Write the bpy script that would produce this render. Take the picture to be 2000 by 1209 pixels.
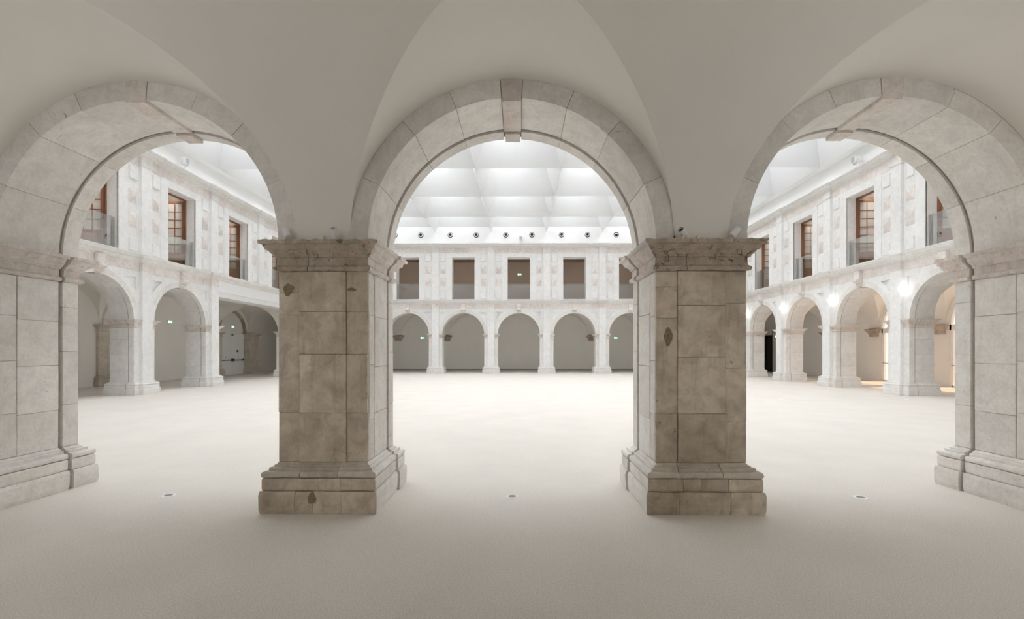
import bpy, bmesh, math, random
from mathutils import Vector, Matrix, noise

for o in list(bpy.data.objects):
    bpy.data.objects.remove(o)
SC = bpy.context.scene
COL = SC.collection
PI = math.pi

# ------------------------------------------------------------------ camera
cam_d = bpy.data.cameras.new('camera')
cam_d.sensor_width = 36.0
cam_d.lens = 36.0 * 915.0 / 2000.0
cam_d.shift_x = -0.00375
cam_d.shift_y = 0.03935
cam_d.clip_start = 0.05
cam_d.clip_end = 300
cam = bpy.data.objects.new('camera', cam_d)
COL.objects.link(cam)
cam.location = (0.096, -5.203, 1.7825)
cam.rotation_euler = (PI / 2, 0, 0.0091)
SC.camera = cam

# ------------------------------------------------------------------ world, light, exposure
wd = bpy.data.worlds.new('world')
SC.world = wd
wd.use_nodes = True
bgn = wd.node_tree.nodes['Background']
bgn.inputs[0].default_value = (0.97, 0.985, 1.0, 1)
bgn.inputs[1].default_value = 1.18   # overcast daylight outside the glass doors
SKYLIGHT = 6.9            # radiance of the daylight behind the roof-light glass
# warm sun standing outside the glass doors of the right gallery
sun_d = bpy.data.lights.new('sun', 'SUN')
sun_d.energy = 4.0
sun_d.color = (1.0, 0.77, 0.60)
sun_d.angle = math.radians(6)
sun = bpy.data.objects.new('sun', sun_d)
COL.objects.link(sun)
sun.location = (40, 10, 30)
sun.rotation_euler = (0, math.radians(42), math.radians(-8))     # shines towards -x and down
SC.view_settings.view_transform = 'Standard'
SC.view_settings.look = 'None'
SC.view_settings.gamma = 1.0
SC.view_settings.use_curve_mapping = False
SC.view_settings.exposure = 0.08
SC.cycles.max_bounces = 7
SC.cycles.diffuse_bounces = 6
SC.cycles.use_adaptive_sampling = True
SC.cycles.adaptive_threshold = 0.03
SC.cycles.glossy_bounces = 3
SC.cycles.transmission_bounces = 4
SC.cycles.transparent_max_bounces = 12
SC.cycles.use_denoising = True
SC.cycles.use_light_tree = False
SC.cycles.caustics_reflective = False
SC.cycles.caustics_refractive = False

# ------------------------------------------------------------------ dimensions (metres)
P = 4.2          # bay
W = 0.995        # pier width
D = 0.975        # arcade thickness
G = 4.4          # gallery width
ZS = 2.98        # top of the imposts
R0, R1 = 1.60, 1.815
LC = 29.22       # court depth
YF = D + LC
XL, XR = 15.07, 15.15
GRV0, GRV1 = D - 0.765, D - 0.73     # vertical groove between the two orders
ZF = 4.90        # underside of lower frieze
Z_CEIL = 10.67
UPT = 0.75       # upper wall thickness
UPD = 3.6        # upper corridor width
WIN = (5.61, 8.76, 0.85)

# wall frames: local x along the wall, local -y towards the court, z up
M_FAR = Matrix.Translation((0, YF, 0))
M_LEFT = Matrix.Translation((-XL, D, 0)) @ Matrix.Rotation(PI / 2, 4, 'Z')     # local x = world y - D
M_RIGHT = Matrix.Translation((XR, D, 0)) @ Matrix.Rotation(-PI / 2, 4, 'Z')    # local x = D - world y
M_NEAR = Matrix.Translation((0, D, 0)) @ Matrix.Rotation(PI, 4, 'Z')           # local x = -world x


# ------------------------------------------------------------------ materials
def new_mat(name):
    m = bpy.data.materials.new(name)
    m.use_nodes = True
    nt = m.node_tree
    nt.nodes.clear()
    out = nt.nodes.new('ShaderNodeOutputMaterial')
    return m, nt, out


def N(nt, t, **kw):
    n = nt.nodes.new(t)
    for k, v in kw.items():
        if k.startswith('i_'):
            n.inputs[k[2:].replace('_', ' ')].default_value = v
        else:
            setattr(n, k, v)
    return n


def ramp(nt, fac, stops):
    r = nt.nodes.new('ShaderNodeValToRGB')
    el = r.color_ramp.elements
    while len(el) < len(stops):
        el.new(0.5)
    for e, (p, c) in zip(el, stops):
        e.position = p
        e.color = (c[0], c[1], c[2], 1) if hasattr(c, '__len__') else (c, c, c, 1)
    nt.links.new(fac, r.inputs[0])
    return r.outputs[0]


def mix(nt, fac, a, b, blend='MIX'):
    n = nt.nodes.new('ShaderNodeMix')
    n.data_type = 'RGBA'
    n.blend_type = blend
    for sock, v in ((n.inputs[0], fac), (n.inputs[6], a), (n.inputs[7], b)):
        if isinstance(v, (int, float)):
            sock.default_value = v
        elif hasattr(v, '__len__'):
            sock.default_value = (v[0], v[1], v[2], 1)
        else:
            nt.links.new(v, sock)
    return n.outputs[2]


def stone_mat(name, base, second, pink, pink_amt, dark, dark_amt, pit_amt, bump=0.35, rough=0.75, var=0.10, pit_lo=0.265):
    """Weathered limestone: mottling, rosy veins, grey-brown patina, pits; every block its own shade."""
    m, nt, out = new_mat(name)
    L = nt.links.new
    geo = N(nt, 'ShaderNodeNewGeometry')
    oi = N(nt, 'ShaderNodeObjectInfo')
    off = N(nt, 'ShaderNodeVectorMath', operation='SCALE')
    comb = N(nt, 'ShaderNodeCombineXYZ')
    L(oi.outputs['Random'], comb.inputs[0])
    L(oi.outputs['Random'], comb.inputs[2])
    L(comb.outputs[0], off.inputs[0])
    off.inputs['Scale'].default_value = 7.3
    add = N(nt, 'ShaderNodeVectorMath', operation='ADD')
    L(geo.outputs['Position'], add.inputs[0])
    L(off.outputs[0], add.inputs[1])
    pos = add.outputs[0]

    def nz(scale, detail=4, rg=0.55, src=pos, dist=0.0):
        n = N(nt, 'ShaderNodeTexNoise')
        n.inputs['Scale'].default_value = scale
        n.inputs['Detail'].default_value = detail
        n.inputs['Roughness'].default_value = rg
        n.inputs['Distortion'].default_value = dist
        L(src, n.inputs['Vector'])
        return n.outputs['Fac']
    c = mix(nt, ramp(nt, nz(1.6, 3), [(0.36, 0), (0.64, 1)]), base, second)
    c = mix(nt, ramp(nt, nz(2.6, 3, 0.65, dist=0.8), [(0.50, 0), (0.70, pink_amt)]), c, pink)
    big = nz(0.9, 3, 0.6, src=geo.outputs['Position'])
    c = mix(nt, ramp(nt, big, [(0.42, 0), (0.66, dark_amt)]), c, dark)
    # run-down streaks of grime
    mp = N(nt, 'ShaderNodeMapping')
    mp.inputs['Scale'].default_value = (9, 9, 1.1)
    L(pos, mp.inputs[0])
    c = mix(nt, ramp(nt, nz(1.0, 3, 0.6, src=mp.outputs[0]), [(0.54, 0), (0.74, dark_amt * 0.7)]), c, (dark[0] * 0.85, dark[1] * 0.85, dark[2] * 0.85))
    blot = nz(5.5, 3, 0.62, dist=0.5)
    c = mix(nt, 1.0, c, ramp(nt, blot, [(0.34, 1 - 0.30 * dark_amt), (0.52, 1.0), (0.70, 1 + 0.16 * dark_amt)]), 'MULTIPLY')
    fine = nz(26, 2, 0.7)
    c = mix(nt, 1.0, c, ramp(nt, fine, [(0.28, 0.93), (0.62, 1.02)]), 'MULTIPLY')
    # pits and hairline cracks
    pit = nz(9, 4, 0.7, dist=1.6)
    pitm = ramp(nt, pit, [(pit_lo, pit_amt), (pit_lo + 0.06, 0)])
    c = mix(nt, pitm, c, (dark[0] * 0.30, dark[1] * 0.28, dark[2] * 0.25))
    # block to block shade
    mr = N(nt, 'ShaderNodeMapRange')
    L(oi.outputs['Random'], mr.inputs[0])
    mr.inputs[3].default_value = 1 - var
    mr.inputs[4].default_value = 1 + var * 0.6
    c = mix(nt, 1.0, c, mr.outputs[0], 'MULTIPLY')
    b = N(nt, 'ShaderNodeBsdfPrincipled')
    L(c, b.inputs['Base Color'])
    b.inputs['Roughness'].default_value = rough
    b.inputs['Specular IOR Level'].default_value = 0.25
    hsum = N(nt, 'ShaderNodeMath', operation='SUBTRACT')
    L(fine, hsum.inputs[0])
    L(pitm, hsum.inputs[1])
    bp = N(nt, 'ShaderNodeBump')
    bp.inputs['Strength'].default_value = bump
    bp.inputs['Distance'].default_value = 0.012
    L(hsum.outputs[0], bp.inputs['Height'])
    L(bp.outputs[0], b.inputs['Normal'])
    L(b.outputs[0], out.inputs[0])
    return m


def plain_mat(name, col, rough=0.6, metal=0.0, noise_amt=0.04, nscale=3.0, bump=0.0, bscale=40, spec=0.3):
    m, nt, out = new_mat(name)
    L = nt.links.new
    geo = N(nt, 'ShaderNodeNewGeometry')
    n = N(nt, 'ShaderNodeTexNoise')
    n.inputs['Scale'].default_value = nscale
    n.inputs['Detail'].default_value = 2
    L(geo.outputs['Position'], n.inputs['Vector'])
    c = mix(nt, 1.0, col, ramp(nt, n.outputs['Fac'], [(0.3, 1 - noise_amt), (0.7, 1.0)]), 'MULTIPLY')
    b = N(nt, 'ShaderNodeBsdfPrincipled')
    L(c, b.inputs['Base Color'])
    b.inputs['Roughness'].default_value = rough
    b.inputs['Metallic'].default_value = metal
    b.inputs['Specular IOR Level'].default_value = spec
    if bump:
        n2 = N(nt, 'ShaderNodeTexNoise')
        n2.inputs['Scale'].default_value = bscale
        n2.inputs['Detail'].default_value = 3
        L(geo.outputs['Position'], n2.inputs['Vector'])
        bp = N(nt, 'ShaderNodeBump')
        bp.inputs['Strength'].default_value = bump
        bp.inputs['Distance'].default_value = 0.01
        L(n2.outputs['Fac'], bp.inputs['Height'])
        L(bp.outputs[0], b.inputs['Normal'])
    L(b.outputs[0], out.inputs[0])
    return m


def emit_mat(name, col, strength):
    m, nt, out = new_mat(name)
    e = N(nt, 'ShaderNodeEmission')
    e.inputs[0].default_value = (*col, 1)
    e.inputs[1].default_value = strength
    nt.links.new(e.outputs[0], out.inputs[0])
    return m


def wood_mat(name, a, b_):
    m, nt, out = new_mat(name)
    L = nt.links.new
    geo = N(nt, 'ShaderNodeNewGeometry')
    mp = N(nt, 'ShaderNodeMapping')
    mp.inputs['Scale'].default_value = (30, 30, 1.6)
    L(geo.outputs['Position'], mp.inputs[0])
    n = N(nt, 'ShaderNodeTexNoise')
    n.inputs['Scale'].default_value = 1.0
    n.inputs['Detail'].default_value = 5
    L(mp.outputs[0], n.inputs['Vector'])
    c = ramp(nt, n.outputs['Fac'], [(0.3, a), (0.7, b_)])
    b = N(nt, 'ShaderNodeBsdfPrincipled')
    L(c, b.inputs['Base Color'])
    b.inputs['Roughness'].default_value = 0.42
    L(b.outputs[0], out.inputs[0])
    return m


def glass_mat(name, tint, frost=0.0, rough=0.0, refl=1.0):
    m, nt, out = new_mat(name)
    L = nt.links.new
    tr = N(nt, 'ShaderNodeBsdfTransparent')
    tr.inputs[0].default_value = (*tint, 1)
    gl = N(nt, 'ShaderNodeBsdfGlossy')
    gl.inputs['Roughness'].default_value = rough
    lw = N(nt, 'ShaderNodeFresnel')
    lw.inputs[0].default_value = 1.52
    mu = N(nt, 'ShaderNodeMath', operation='MULTIPLY')
    L(lw.outputs[0], mu.inputs[0])
    mu.inputs[1].default_value = refl
    geo = N(nt, 'ShaderNodeNewGeometry')
    inv = N(nt, 'ShaderNodeMath', operation='SUBTRACT')
    inv.inputs[0].default_value = 1.0
    L(geo.outputs['Backfacing'], inv.inputs[1])
    mu2 = N(nt, 'ShaderNodeMath', operation='MULTIPLY')      # only the entry face reflects
    mu2.use_clamp = True
    L(mu.outputs[0], mu2.inputs[0])
    L(inv.outputs[0], mu2.inputs[1])
    mx = N(nt, 'ShaderNodeMixShader')
    L(mu2.outputs[0], mx.inputs[0])
    L(tr.outputs[0], mx.inputs[1])
    L(gl.outputs[0], mx.inputs[2])
    last = mx.outputs[0]
    if frost:
        df = N(nt, 'ShaderNodeBsdfDiffuse')
        df.inputs[0].default_value = (0.85, 0.85, 0.83, 1)
        tl = N(nt, 'ShaderNodeBsdfTranslucent')
        tl.inputs[0].default_value = (0.85, 0.85, 0.83, 1)
        m2 = N(nt, 'ShaderNodeMixShader')
        L(df.outputs[0], m2.inputs[1])
        L(tl.outputs[0], m2.inputs[2])
        m3 = N(nt, 'ShaderNodeMixShader')
        m3.inputs[0].default_value = frost
        L(last, m3.inputs[1])
        L(m2.outputs[0], m3.inputs[2])
        last = m3.outputs[0]
    L(last, out.inputs[0])
    return m


def carpet_mat():
    m, nt, out = new_mat('beige_carpet')
    L = nt.links.new
    geo = N(nt, 'ShaderNodeNewGeometry')
    n1 = N(nt, 'ShaderNodeTexNoise')
    n1.inputs['Scale'].default_value = 90
    n1.inputs['Detail'].default_value = 3
    L(geo.outputs['Position'], n1.inputs['Vector'])
    n2 = N(nt, 'ShaderNodeTexNoise')
    n2.inputs['Scale'].default_value = 1.1
    n2.inputs['Detail'].default_value = 4
    L(geo.outputs['Position'], n2.inputs['Vector'])
    c = mix(nt, ramp(nt, n1.outputs['Fac'], [(0.35, 0), (0.65, 1)]), (0.69, 0.645, 0.585), (0.86, 0.82, 0.765))
    c = mix(nt, 1.0, c, ramp(nt, n2.outputs['Fac'], [(0.3, 0.96), (0.7, 1.02)]), 'MULTIPLY')
    b = N(nt, 'ShaderNodeBsdfPrincipled')
    L(c, b.inputs['Base Color'])
    b.inputs['Roughness'].default_value = 0.95
    b.inputs['Specular IOR Level'].default_value = 0.1
    bp = N(nt, 'ShaderNodeBump')
    bp.inputs['Strength'].default_value = 0.3
    bp.inputs['Distance'].default_value = 0.006
    L(n1.outputs['Fac'], bp.inputs['Height'])
    L(bp.outputs[0], b.inputs['Normal'])
    L(b.outputs[0], out.inputs[0])
    return m


MT = {
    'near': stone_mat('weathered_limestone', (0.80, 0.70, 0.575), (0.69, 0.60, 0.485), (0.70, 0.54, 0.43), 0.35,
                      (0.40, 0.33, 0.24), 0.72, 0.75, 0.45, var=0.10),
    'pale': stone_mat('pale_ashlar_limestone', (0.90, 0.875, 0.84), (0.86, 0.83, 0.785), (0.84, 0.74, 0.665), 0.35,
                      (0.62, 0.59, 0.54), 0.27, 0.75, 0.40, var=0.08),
    'mid': stone_mat('patinated_limestone', (0.74, 0.675, 0.585), (0.66, 0.60, 0.51), (0.70, 0.58, 0.49), 0.35,
                      (0.50, 0.44, 0.36), 0.50, 0.8, 0.45, var=0.08),
    'carved': stone_mat('eroded_carved_limestone', (0.66, 0.575, 0.48), (0.58, 0.49, 0.40), (0.62, 0.465, 0.37), 0.6,
                        (0.36, 0.29, 0.22), 0.65, 0.8, 1.0, var=0.08, pit_lo=0.33),
    'court': stone_mat('pale_limestone', (0.89, 0.88, 0.86), (0.86, 0.845, 0.82), (0.83, 0.74, 0.69), 0.35,
                       (0.66, 0.63, 0.59), 0.20, 0.5, 0.25, var=0.05),
    'rosy': stone_mat('rosy_limestone', (0.84, 0.79, 0.745), (0.80, 0.73, 0.68), (0.76, 0.60, 0.53), 0.5,
                      (0.55, 0.49, 0.44), 0.45, 0.8, 0.4, var=0.10),
    'frieze': stone_mat('pale_rosy_limestone', (0.89, 0.85, 0.82), (0.86, 0.80, 0.765), (0.82, 0.69, 0.63), 0.5,
                        (0.66, 0.60, 0.55), 0.30, 0.8, 0.4, var=0.08, pit_lo=0.30),
    'white_stone': stone_mat('clean_white_limestone', (0.92, 0.918, 0.91), (0.90, 0.895, 0.885), (0.87, 0.82, 0.79), 0.18,
                             (0.72, 0.70, 0.67), 0.17, 0.4, 0.15, var=0.03),
    'mortar': plain_mat('grey_brown_mortar', (0.46, 0.41, 0.345), 0.9, noise_amt=0.3, nscale=12, bump=0.3),
    'plaster': plain_mat('cream_plaster', (0.90, 0.865, 0.81), 0.85, noise_amt=0.03, nscale=1.2, bump=0.03, bscale=20, spec=0.1),
    'wall': plain_mat('warm_white_plaster', (0.92, 0.895, 0.85), 0.85, noise_amt=0.03, nscale=1.0, spec=0.1),
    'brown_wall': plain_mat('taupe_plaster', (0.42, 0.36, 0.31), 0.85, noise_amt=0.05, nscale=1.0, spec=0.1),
    'pink_wall': plain_mat('rosy_old_plaster', (0.80, 0.70, 0.63), 0.9, noise_amt=0.25, nscale=2.5, spec=0.1),
    'white': plain_mat('white_paint', (0.92, 0.92, 0.915), 0.6, noise_amt=0.02, spec=0.2),
    'coffer': plain_mat('white_membrane', (0.76, 0.765, 0.77), 0.8, noise_amt=0.015, spec=0.1),
    'carpet': carpet_mat(),
    'wood': wood_mat('chestnut_wood', (0.17, 0.07, 0.035), (0.29, 0.13, 0.065)),
    'glass': glass_mat('clear_balustrade_glass', (0.88, 0.91, 0.90), refl=5.0),
    'pane': glass_mat('frosted_pane_glass', (0.92, 0.93, 0.92), frost=0.55),
    'metal': plain_mat('brushed_steel', (0.62, 0.63, 0.64), 0.35, 0.9, 0.03),
    'black': plain_mat('black_matt', (0.02, 0.02, 0.02), 0.6, noise_amt=0.1),
    'dark': plain_mat('dark_grey_gap', (0.09, 0.085, 0.08), 0.8, noise_amt=0.1),
    'stain': plain_mat('ochre_lichen_stain', (0.36, 0.285, 0.18), 0.95, noise_amt=0.45, nscale=40),
    'lens': emit_mat('lit_lens', (1.0, 0.97, 0.92), 2.2),
    'lamp': emit_mat('lit_lamp_glass', (1.0, 0.96, 0.92), 4.5),
    'strip': emit_mat('warm_fill_strip', (1.0, 0.93, 0.88), 28.0),
    'strip_dim': emit_mat('dim_fill_strip', (1.0, 0.86, 0.76), 15.0),
    'greylens': plain_mat('grey_lens', (0.35, 0.36, 0.35), 0.15, noise_amt=0.2, nscale=30),
    'sky_pane': emit_mat('daylit_roof_glass', (0.935, 0.97, 1.0), SKYLIGHT),
    'door_pane': glass_mat('warm_light_door_glass', (1.0, 0.92, 0.85), refl=0.6),  # warmth of the light outside is put into the glass tint
    'fill_pane': glass_mat('grey_fill_door_glass', (0.82, 0.82, 0.82), refl=0.6),
    'sign_green': emit_mat('lit_green_sign', (0.22, 0.75, 0.45), 1.0),
    'sign_white': emit_mat('lit_white_sign', (0.92, 1.0, 0.94), 1.8),
}


# ------------------------------------------------------------------ mesh helpers
class MB:
    def __init__(s):
        s.v, s.f = [], []

    def add(s, vs, fs):
        b = len(s.v)
        s.v += [tuple(v) for v in vs]
        s.f += [tuple(i + b for i in f) for f in fs]
        return s

    def box(s, x0, x1, y0, y1, z0, z1):
        return s.add([(x0, y0, z0), (x1, y0, z0), (x1, y1, z0), (x0, y1, z0), (x0, y0, z1), (x1, y0, z1), (x1, y1, z1), (x0, y1, z1)],
                     [(0, 3, 2, 1), (4, 5, 6, 7), (0, 1, 5, 4), (1, 2, 6, 5), (2, 3, 7, 6), (3, 0, 4, 7)])

    def block(s, x0, x1, y0, y1, z0, z1, c=0.008, jit=0.0, rnd=random):
        """box with chamfered edges"""
        X, Y, Z = (x0, x1), (y0, y1), (z0, z1)
        idx, vs = {}, []
        for i in (0, 1):
            for j in (0, 1):
                for k in (0, 1):
                    sx, sy, sz = (1 - 2 * i) * c, (1 - 2 * j) * c, (1 - 2 * k) * c
                    for a, p in (('x', (X[i], Y[j] + sy, Z[k] + sz)), ('y', (X[i] + sx, Y[j], Z[k] + sz)), ('z', (X[i] + sx, Y[j] + sy, Z[k]))):
                        idx[(i, j, k, a)] = len(vs)
                        vs.append(tuple(q + (rnd.uniform(-jit, jit) if jit else 0) for q in p))
        g = lambda i, j, k, a: idx[(i, j, k, a)]
        fs = []
        for i in (0, 1):
            fs.append([g(i, 0, 0, 'x'), g(i, 1, 0, 'x'), g(i, 1, 1, 'x'), g(i, 0, 1, 'x')])
            fs.append([g(0, i, 0, 'y'), g(1, i, 0, 'y'), g(1, i, 1, 'y'), g(0, i, 1, 'y')])
            fs.append([g(0, 0, i, 'z'), g(1, 0, i, 'z'), g(1, 1, i, 'z'), g(0, 1, i, 'z')])
            for j in (0, 1):
                fs.append([g(i, j, 0, 'x'), g(i, j, 1, 'x'), g(i, j, 1, 'y'), g(i, j, 0, 'y')])
                fs.append([g(i, 0, j, 'x'), g(i, 1, j, 'x'), g(i, 1, j, 'z'), g(i, 0, j, 'z')])
                fs.append([g(0, i, j, 'y'), g(1, i, j, 'y'), g(1, i, j, 'z'), g(0, i, j, 'z')])
                for k in (0, 1):
                    fs.append([g(i, j, k, 'x'), g(i, j, k, 'y'), g(i, j, k, 'z')])
        return s.add(vs, fs)

    def prism(s, poly, axis, a0, a1):
        """poly of 2D points extruded along axis ('x','y','z')"""
        n = len(poly)

        def P3(p, a):
            return {'x': (a, p[0], p[1]), 'y': (p[0], a, p[1]), 'z': (p[0], p[1], a)}[axis]
        vs = [P3(p, a0) for p in poly] + [P3(p, a1) for p in poly]
        fs = [tuple(range(n))[::-1], tuple(range(n, 2 * n))] + [(i, (i + 1) % n, (i + 1) % n + n, i + n) for i in range(n)]
        return s.add(vs, fs)

    def lathe(s, prof, n=20, M=Matrix.Identity(4)):
        vs, fs = [], []
        for r, z in prof:
            for i in range(n):
                a = 2 * PI * i / n
                vs.append(M @ Vector((r * math.cos(a), r * math.sin(a), z)))
        for j in range(len(prof) - 1):
            for i in range(n):
                fs.append((j * n + i, j * n + (i + 1) % n, (j + 1) * n + (i + 1) % n, (j + 1) * n + i))
        fs.append(tuple(range(n))[::-1])
        fs.append(tuple(range((len(prof) - 1) * n, len(prof) * n)))
        return s.add(vs, fs)

    def voussoir(s, a0, a1, r0, r1, y0, y1, zc, gap=0.006, seg=None):
        """solid ring segment, angles in degrees measured from +x about (0, zc)"""
        a0, a1 = math.radians(a0) + gap / 2 / r0, math.radians(a1) - gap / 2 / r0
        n = seg or max(1, int(math.degrees(a1 - a0) / 4))
        vs, fs = [], []
        for i in range(n + 1):
            a = a0 + (a1 - a0) * i / n
            c, q = math.cos(a), math.sin(a)
            vs += [(r0 * c, y0, zc + r0 * q), (r1 * c, y0, zc + r1 * q), (r1 * c, y1, zc + r1 * q), (r0 * c, y1, zc + r0 * q)]
        for i in range(n):
            b = 4 * i
            for k in range(4):
                fs.append((b + k, b + (k + 1) % 4, b + 4 + (k + 1) % 4, b + 4 + k))
        fs.append((3, 2, 1, 0))
        fs.append((4 * n, 4 * n + 1, 4 * n + 2, 4 * n + 3))
        return s.add(vs, fs)

    def sweep(s, path, prof, inner=-0.12, step=None, gap=0.0, n0=None, n1=None):
        """profile [(offset, z)...] swept on an open plan path; outward is to the right of the path"""
        pts = [Vector(p) for p in path]
        if gap:
            pts[0] = pts[0] + (pts[1] - pts[0]).normalized() * gap
            pts[-1] = pts[-1] + (pts[-2] - pts[-1]).normalized() * gap
        nrm = []
        for i, p in enumerate(pts):
            ns = []
            if i > 0:
                d = (p - pts[i - 1]).normalized()
                ns.append(Vector((d.y, -d.x)))
            if i < len(pts) - 1:
                d = (pts[i + 1] - p).normalized()
                ns.append(Vector((d.y, -d.x)))
            if len(ns) == 2:
                b = ns[0] + ns[1]
                nrm.append(b / max(0.3, (b.dot(ns[0]))))
            else:
                nrm.append(ns[0])
        if n0:
            nrm[0] = Vector(n0)
        if n1:
            nrm[-1] = Vector(n1)
        st = []
        for i in range(len(pts) - 1):
            k = max(1, int((pts[i + 1] - pts[i]).length / step)) if step else 1
            for j in range(k):
                t = j / k
                st.append((pts[i].lerp(pts[i + 1], t), nrm[i].lerp(nrm[i + 1], t)))
        st.append((pts[-1], nrm[-1]))
        pr = list(prof) + [(inner, prof[-1][1]), (inner, prof[0][1])]
        n = len(pr)
        vs, fs = [], []
        for p, q in st:
            for o, z in pr:
                vs.append((p.x + q.x * o, p.y + q.y * o, z))
        for i in range(len(st) - 1):
            for k in range(n):
                a, b = i * n + k, i * n + (k + 1) % n
                fs.append((a, b, b + n, a + n))
        fs.append(tuple(range(n))[::-1])
        fs.append(tuple(range((len(st) - 1) * n, len(st) * n)))
        return s.add(vs, fs)

    def rough(s, amp, freq, seed=0.0):
        o = Vector((seed * 3.1, seed * 1.7, seed * 5.3))
        s.v = [tuple(Vector(v) + noise.noise_vector(Vector(v) * freq + o) * amp + noise.noise_vector(Vector(v) * freq * 3 + o) * amp * 0.4) for v in s.v]
        return s

    def mesh(s, name, mat, smooth=False):
        me = bpy.data.meshes.new(name)
        me.from_pydata(s.v, [], s.f)
        bm = bmesh.new()
        bm.from_mesh(me)
        bmesh.ops.recalc_face_normals(bm, faces=bm.faces)
        bm.to_mesh(me)
        bm.free()
        if smooth:
            me.polygons.foreach_set('use_smooth', [True] * len(me.polygons))
        me.materials.append(MT[mat])
        return me


def put(name, me, parent=None, M=None):
    o = bpy.data.objects.new(name, me)
    COL.objects.link(o)
    if parent is not None:
        o.parent = parent
    if M is not None:
        o.matrix_local = M
    return o


def obj(name, mb, mat, parent=None, M=None, smooth=False):
    return put(name, mb.mesh(name, mat, smooth), parent, M)


def tag(o, label=None, cat=None, group=None, kind=None):
    if label:
        o['label'] = label
    if cat:
        o['category'] = cat
    if group:
        o['group'] = group
    if kind:
        o['kind'] = kind
    return o


def empty(name, M):
    o = bpy.data.objects.new(name, None)
    o.empty_display_size = 0.2
    COL.objects.link(o)
    o.matrix_world = M
    return o


def T(x, y=0, z=0):
    return Matrix.Translation((x, y, z))


CACHE = {}


def cached(key, fn):
    if key not in CACHE:
        CACHE[key] = fn()
    return CACHE[key]


# ================================================================== SETTING
# floor
XG = max(XL, XR) + D + G            # outer faces of the galleries
YB0, YB1 = -G, YF + D + G
fl = obj('floor', MB().box(-XG - 0.4, XG + 0.4, YB0 - 0.4, YB1 + 0.4, -0.2, 0).box(-2.4, 2.4, YB0 - 4.8, YB0 - 0.4, -0.2, 0), 'carpet')
tag(fl, 'pale beige carpet covering court and galleries', kind='structure')


# vaults of the galleries -------------------------------------------------
def vault_mesh(name, centres, x_min, x_max, mat):
    A, B, Z1 = G / 2, 1.95, 3.05
    rows = [(0.0, ZS)] + [(A * (1 - math.cos(f)), Z1 + B * math.sin(f)) for f in [PI / 2 * i / 28 for i in range(29)]]
    mb = MB()

    def half(z):
        q = (z - ZS) / 1.90
        return 1.80 * math.sqrt(max(0.0, 1 - q * q))
    for side in (0, 1):
        fy = (lambda s_: D + s_) if side == 0 else (lambda s_: D + G - s_)
        for xc in centres:
            for sg in (-1, 1):
                vs, fs = [], []
                for s_, z in rows:
                    a = half(z)
                    vs += [(xc + sg * a, fy(s_), z), (xc + sg * (a + P / 2) / 2, fy(s_), z), (xc + sg * P / 2, fy(s_), z)]
                for i in range(len(rows) - 1):
                    b = 3 * i
                    fs += [(b, b + 1, b + 4, b + 3), (b + 1, b + 2, b + 5, b + 4)]
                mb.add(vs, fs)
            # lunette: ruled from the arch extrados to the groin
            vs, fs = [], []
            prof = []
            for s_, z in rows:
                q = (z - ZS) / 1.90
                if q < 0.998:
                    prof.append((math.asin(q), s_))
            s_c = A * (1 - math.sqrt(1 - ((ZS + 1.90 - Z1) / B) ** 2))
            curve = prof + [(PI / 2, s_c)] + [(PI - psi, s_) for psi, s_ in prof[::-1]]
            NK = 6
            for psi, s_ in curve:
                p0 = Vector((R1 * math.cos(psi), 0.0, ZS + R1 * math.sin(psi)))
                p1 = Vector((1.80 * math.cos(psi), s_, ZS + 1.90 * math.sin(psi)))
                for k in range(NK + 1):
                    p = p0.lerp(p1, k / NK)
                    vs.append((xc + p.x, fy(p.y), p.z))
            for i in range(len(curve) - 1):
                for k in range(NK):
                    b = i * (NK + 1) + k
                    fs.append((b, b + 1, b + NK + 2, b + NK + 1))
            mb.add(vs, fs)
        lo, hi = min(centres) - P / 2, max(centres) + P / 2
        x_min, x_max = min(x_min, lo), max(x_max, hi)
        for xa, xb in ((x_min, lo), (hi, x_max)):
            if xb - xa < 0.02:
                continue
            vs = [p for s_, z in rows for p in ((xa, fy(s_), z), (xb, fy(s_), z))]
            mb.add(vs, [(2 * i, 2 * i + 1, 2 * i + 3, 2 * i + 2) for i in range(len(rows) - 1)])
    me = mb.mesh(name, mat, True)
    return me


bays7 = [k * P for k in range(-3, 4)]
o = put('ceiling_near', vault_mesh('ceiling_near', bays7, -XL - D, XR + D, 'plaster'), None, M_NEAR)
tag(o, kind='structure')
o = put('ceiling_far', vault_mesh('ceiling_far', bays7, -XL - D, XR + D, 'plaster'), None, M_FAR)
tag(o, kind='structure')
SIDEB = [(j + 0.5) * P for j in range(7)]
vl = vault_mesh('ceiling_left', SIDEB[:4], -D - G, 4 * P, 'plaster')
o = put('ceiling_left', vl, None, M_LEFT)
tag(o, kind='structure')
o = put('ceiling_left_corner', vault_mesh('ceiling_left_corner', [SIDEB[6]], 6 * P, LC + D + G, 'plaster'), None, M_LEFT)
tag(o, kind='structure')
o = obj('ceiling_left_flat', MB().box(4 * P - 0.2, 6 * P + 0.2, 0.2, D + G + 0.2, 4.86, 5.1), 'plaster', None, M_LEFT)
tag(o, kind='structure')
o = put('ceiling_right', vault_mesh('ceiling_right', [-x for x in SIDEB], -LC - D - G, D + G, 'plaster'), None, M_RIGHT)
tag(o, kind='structure')

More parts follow.
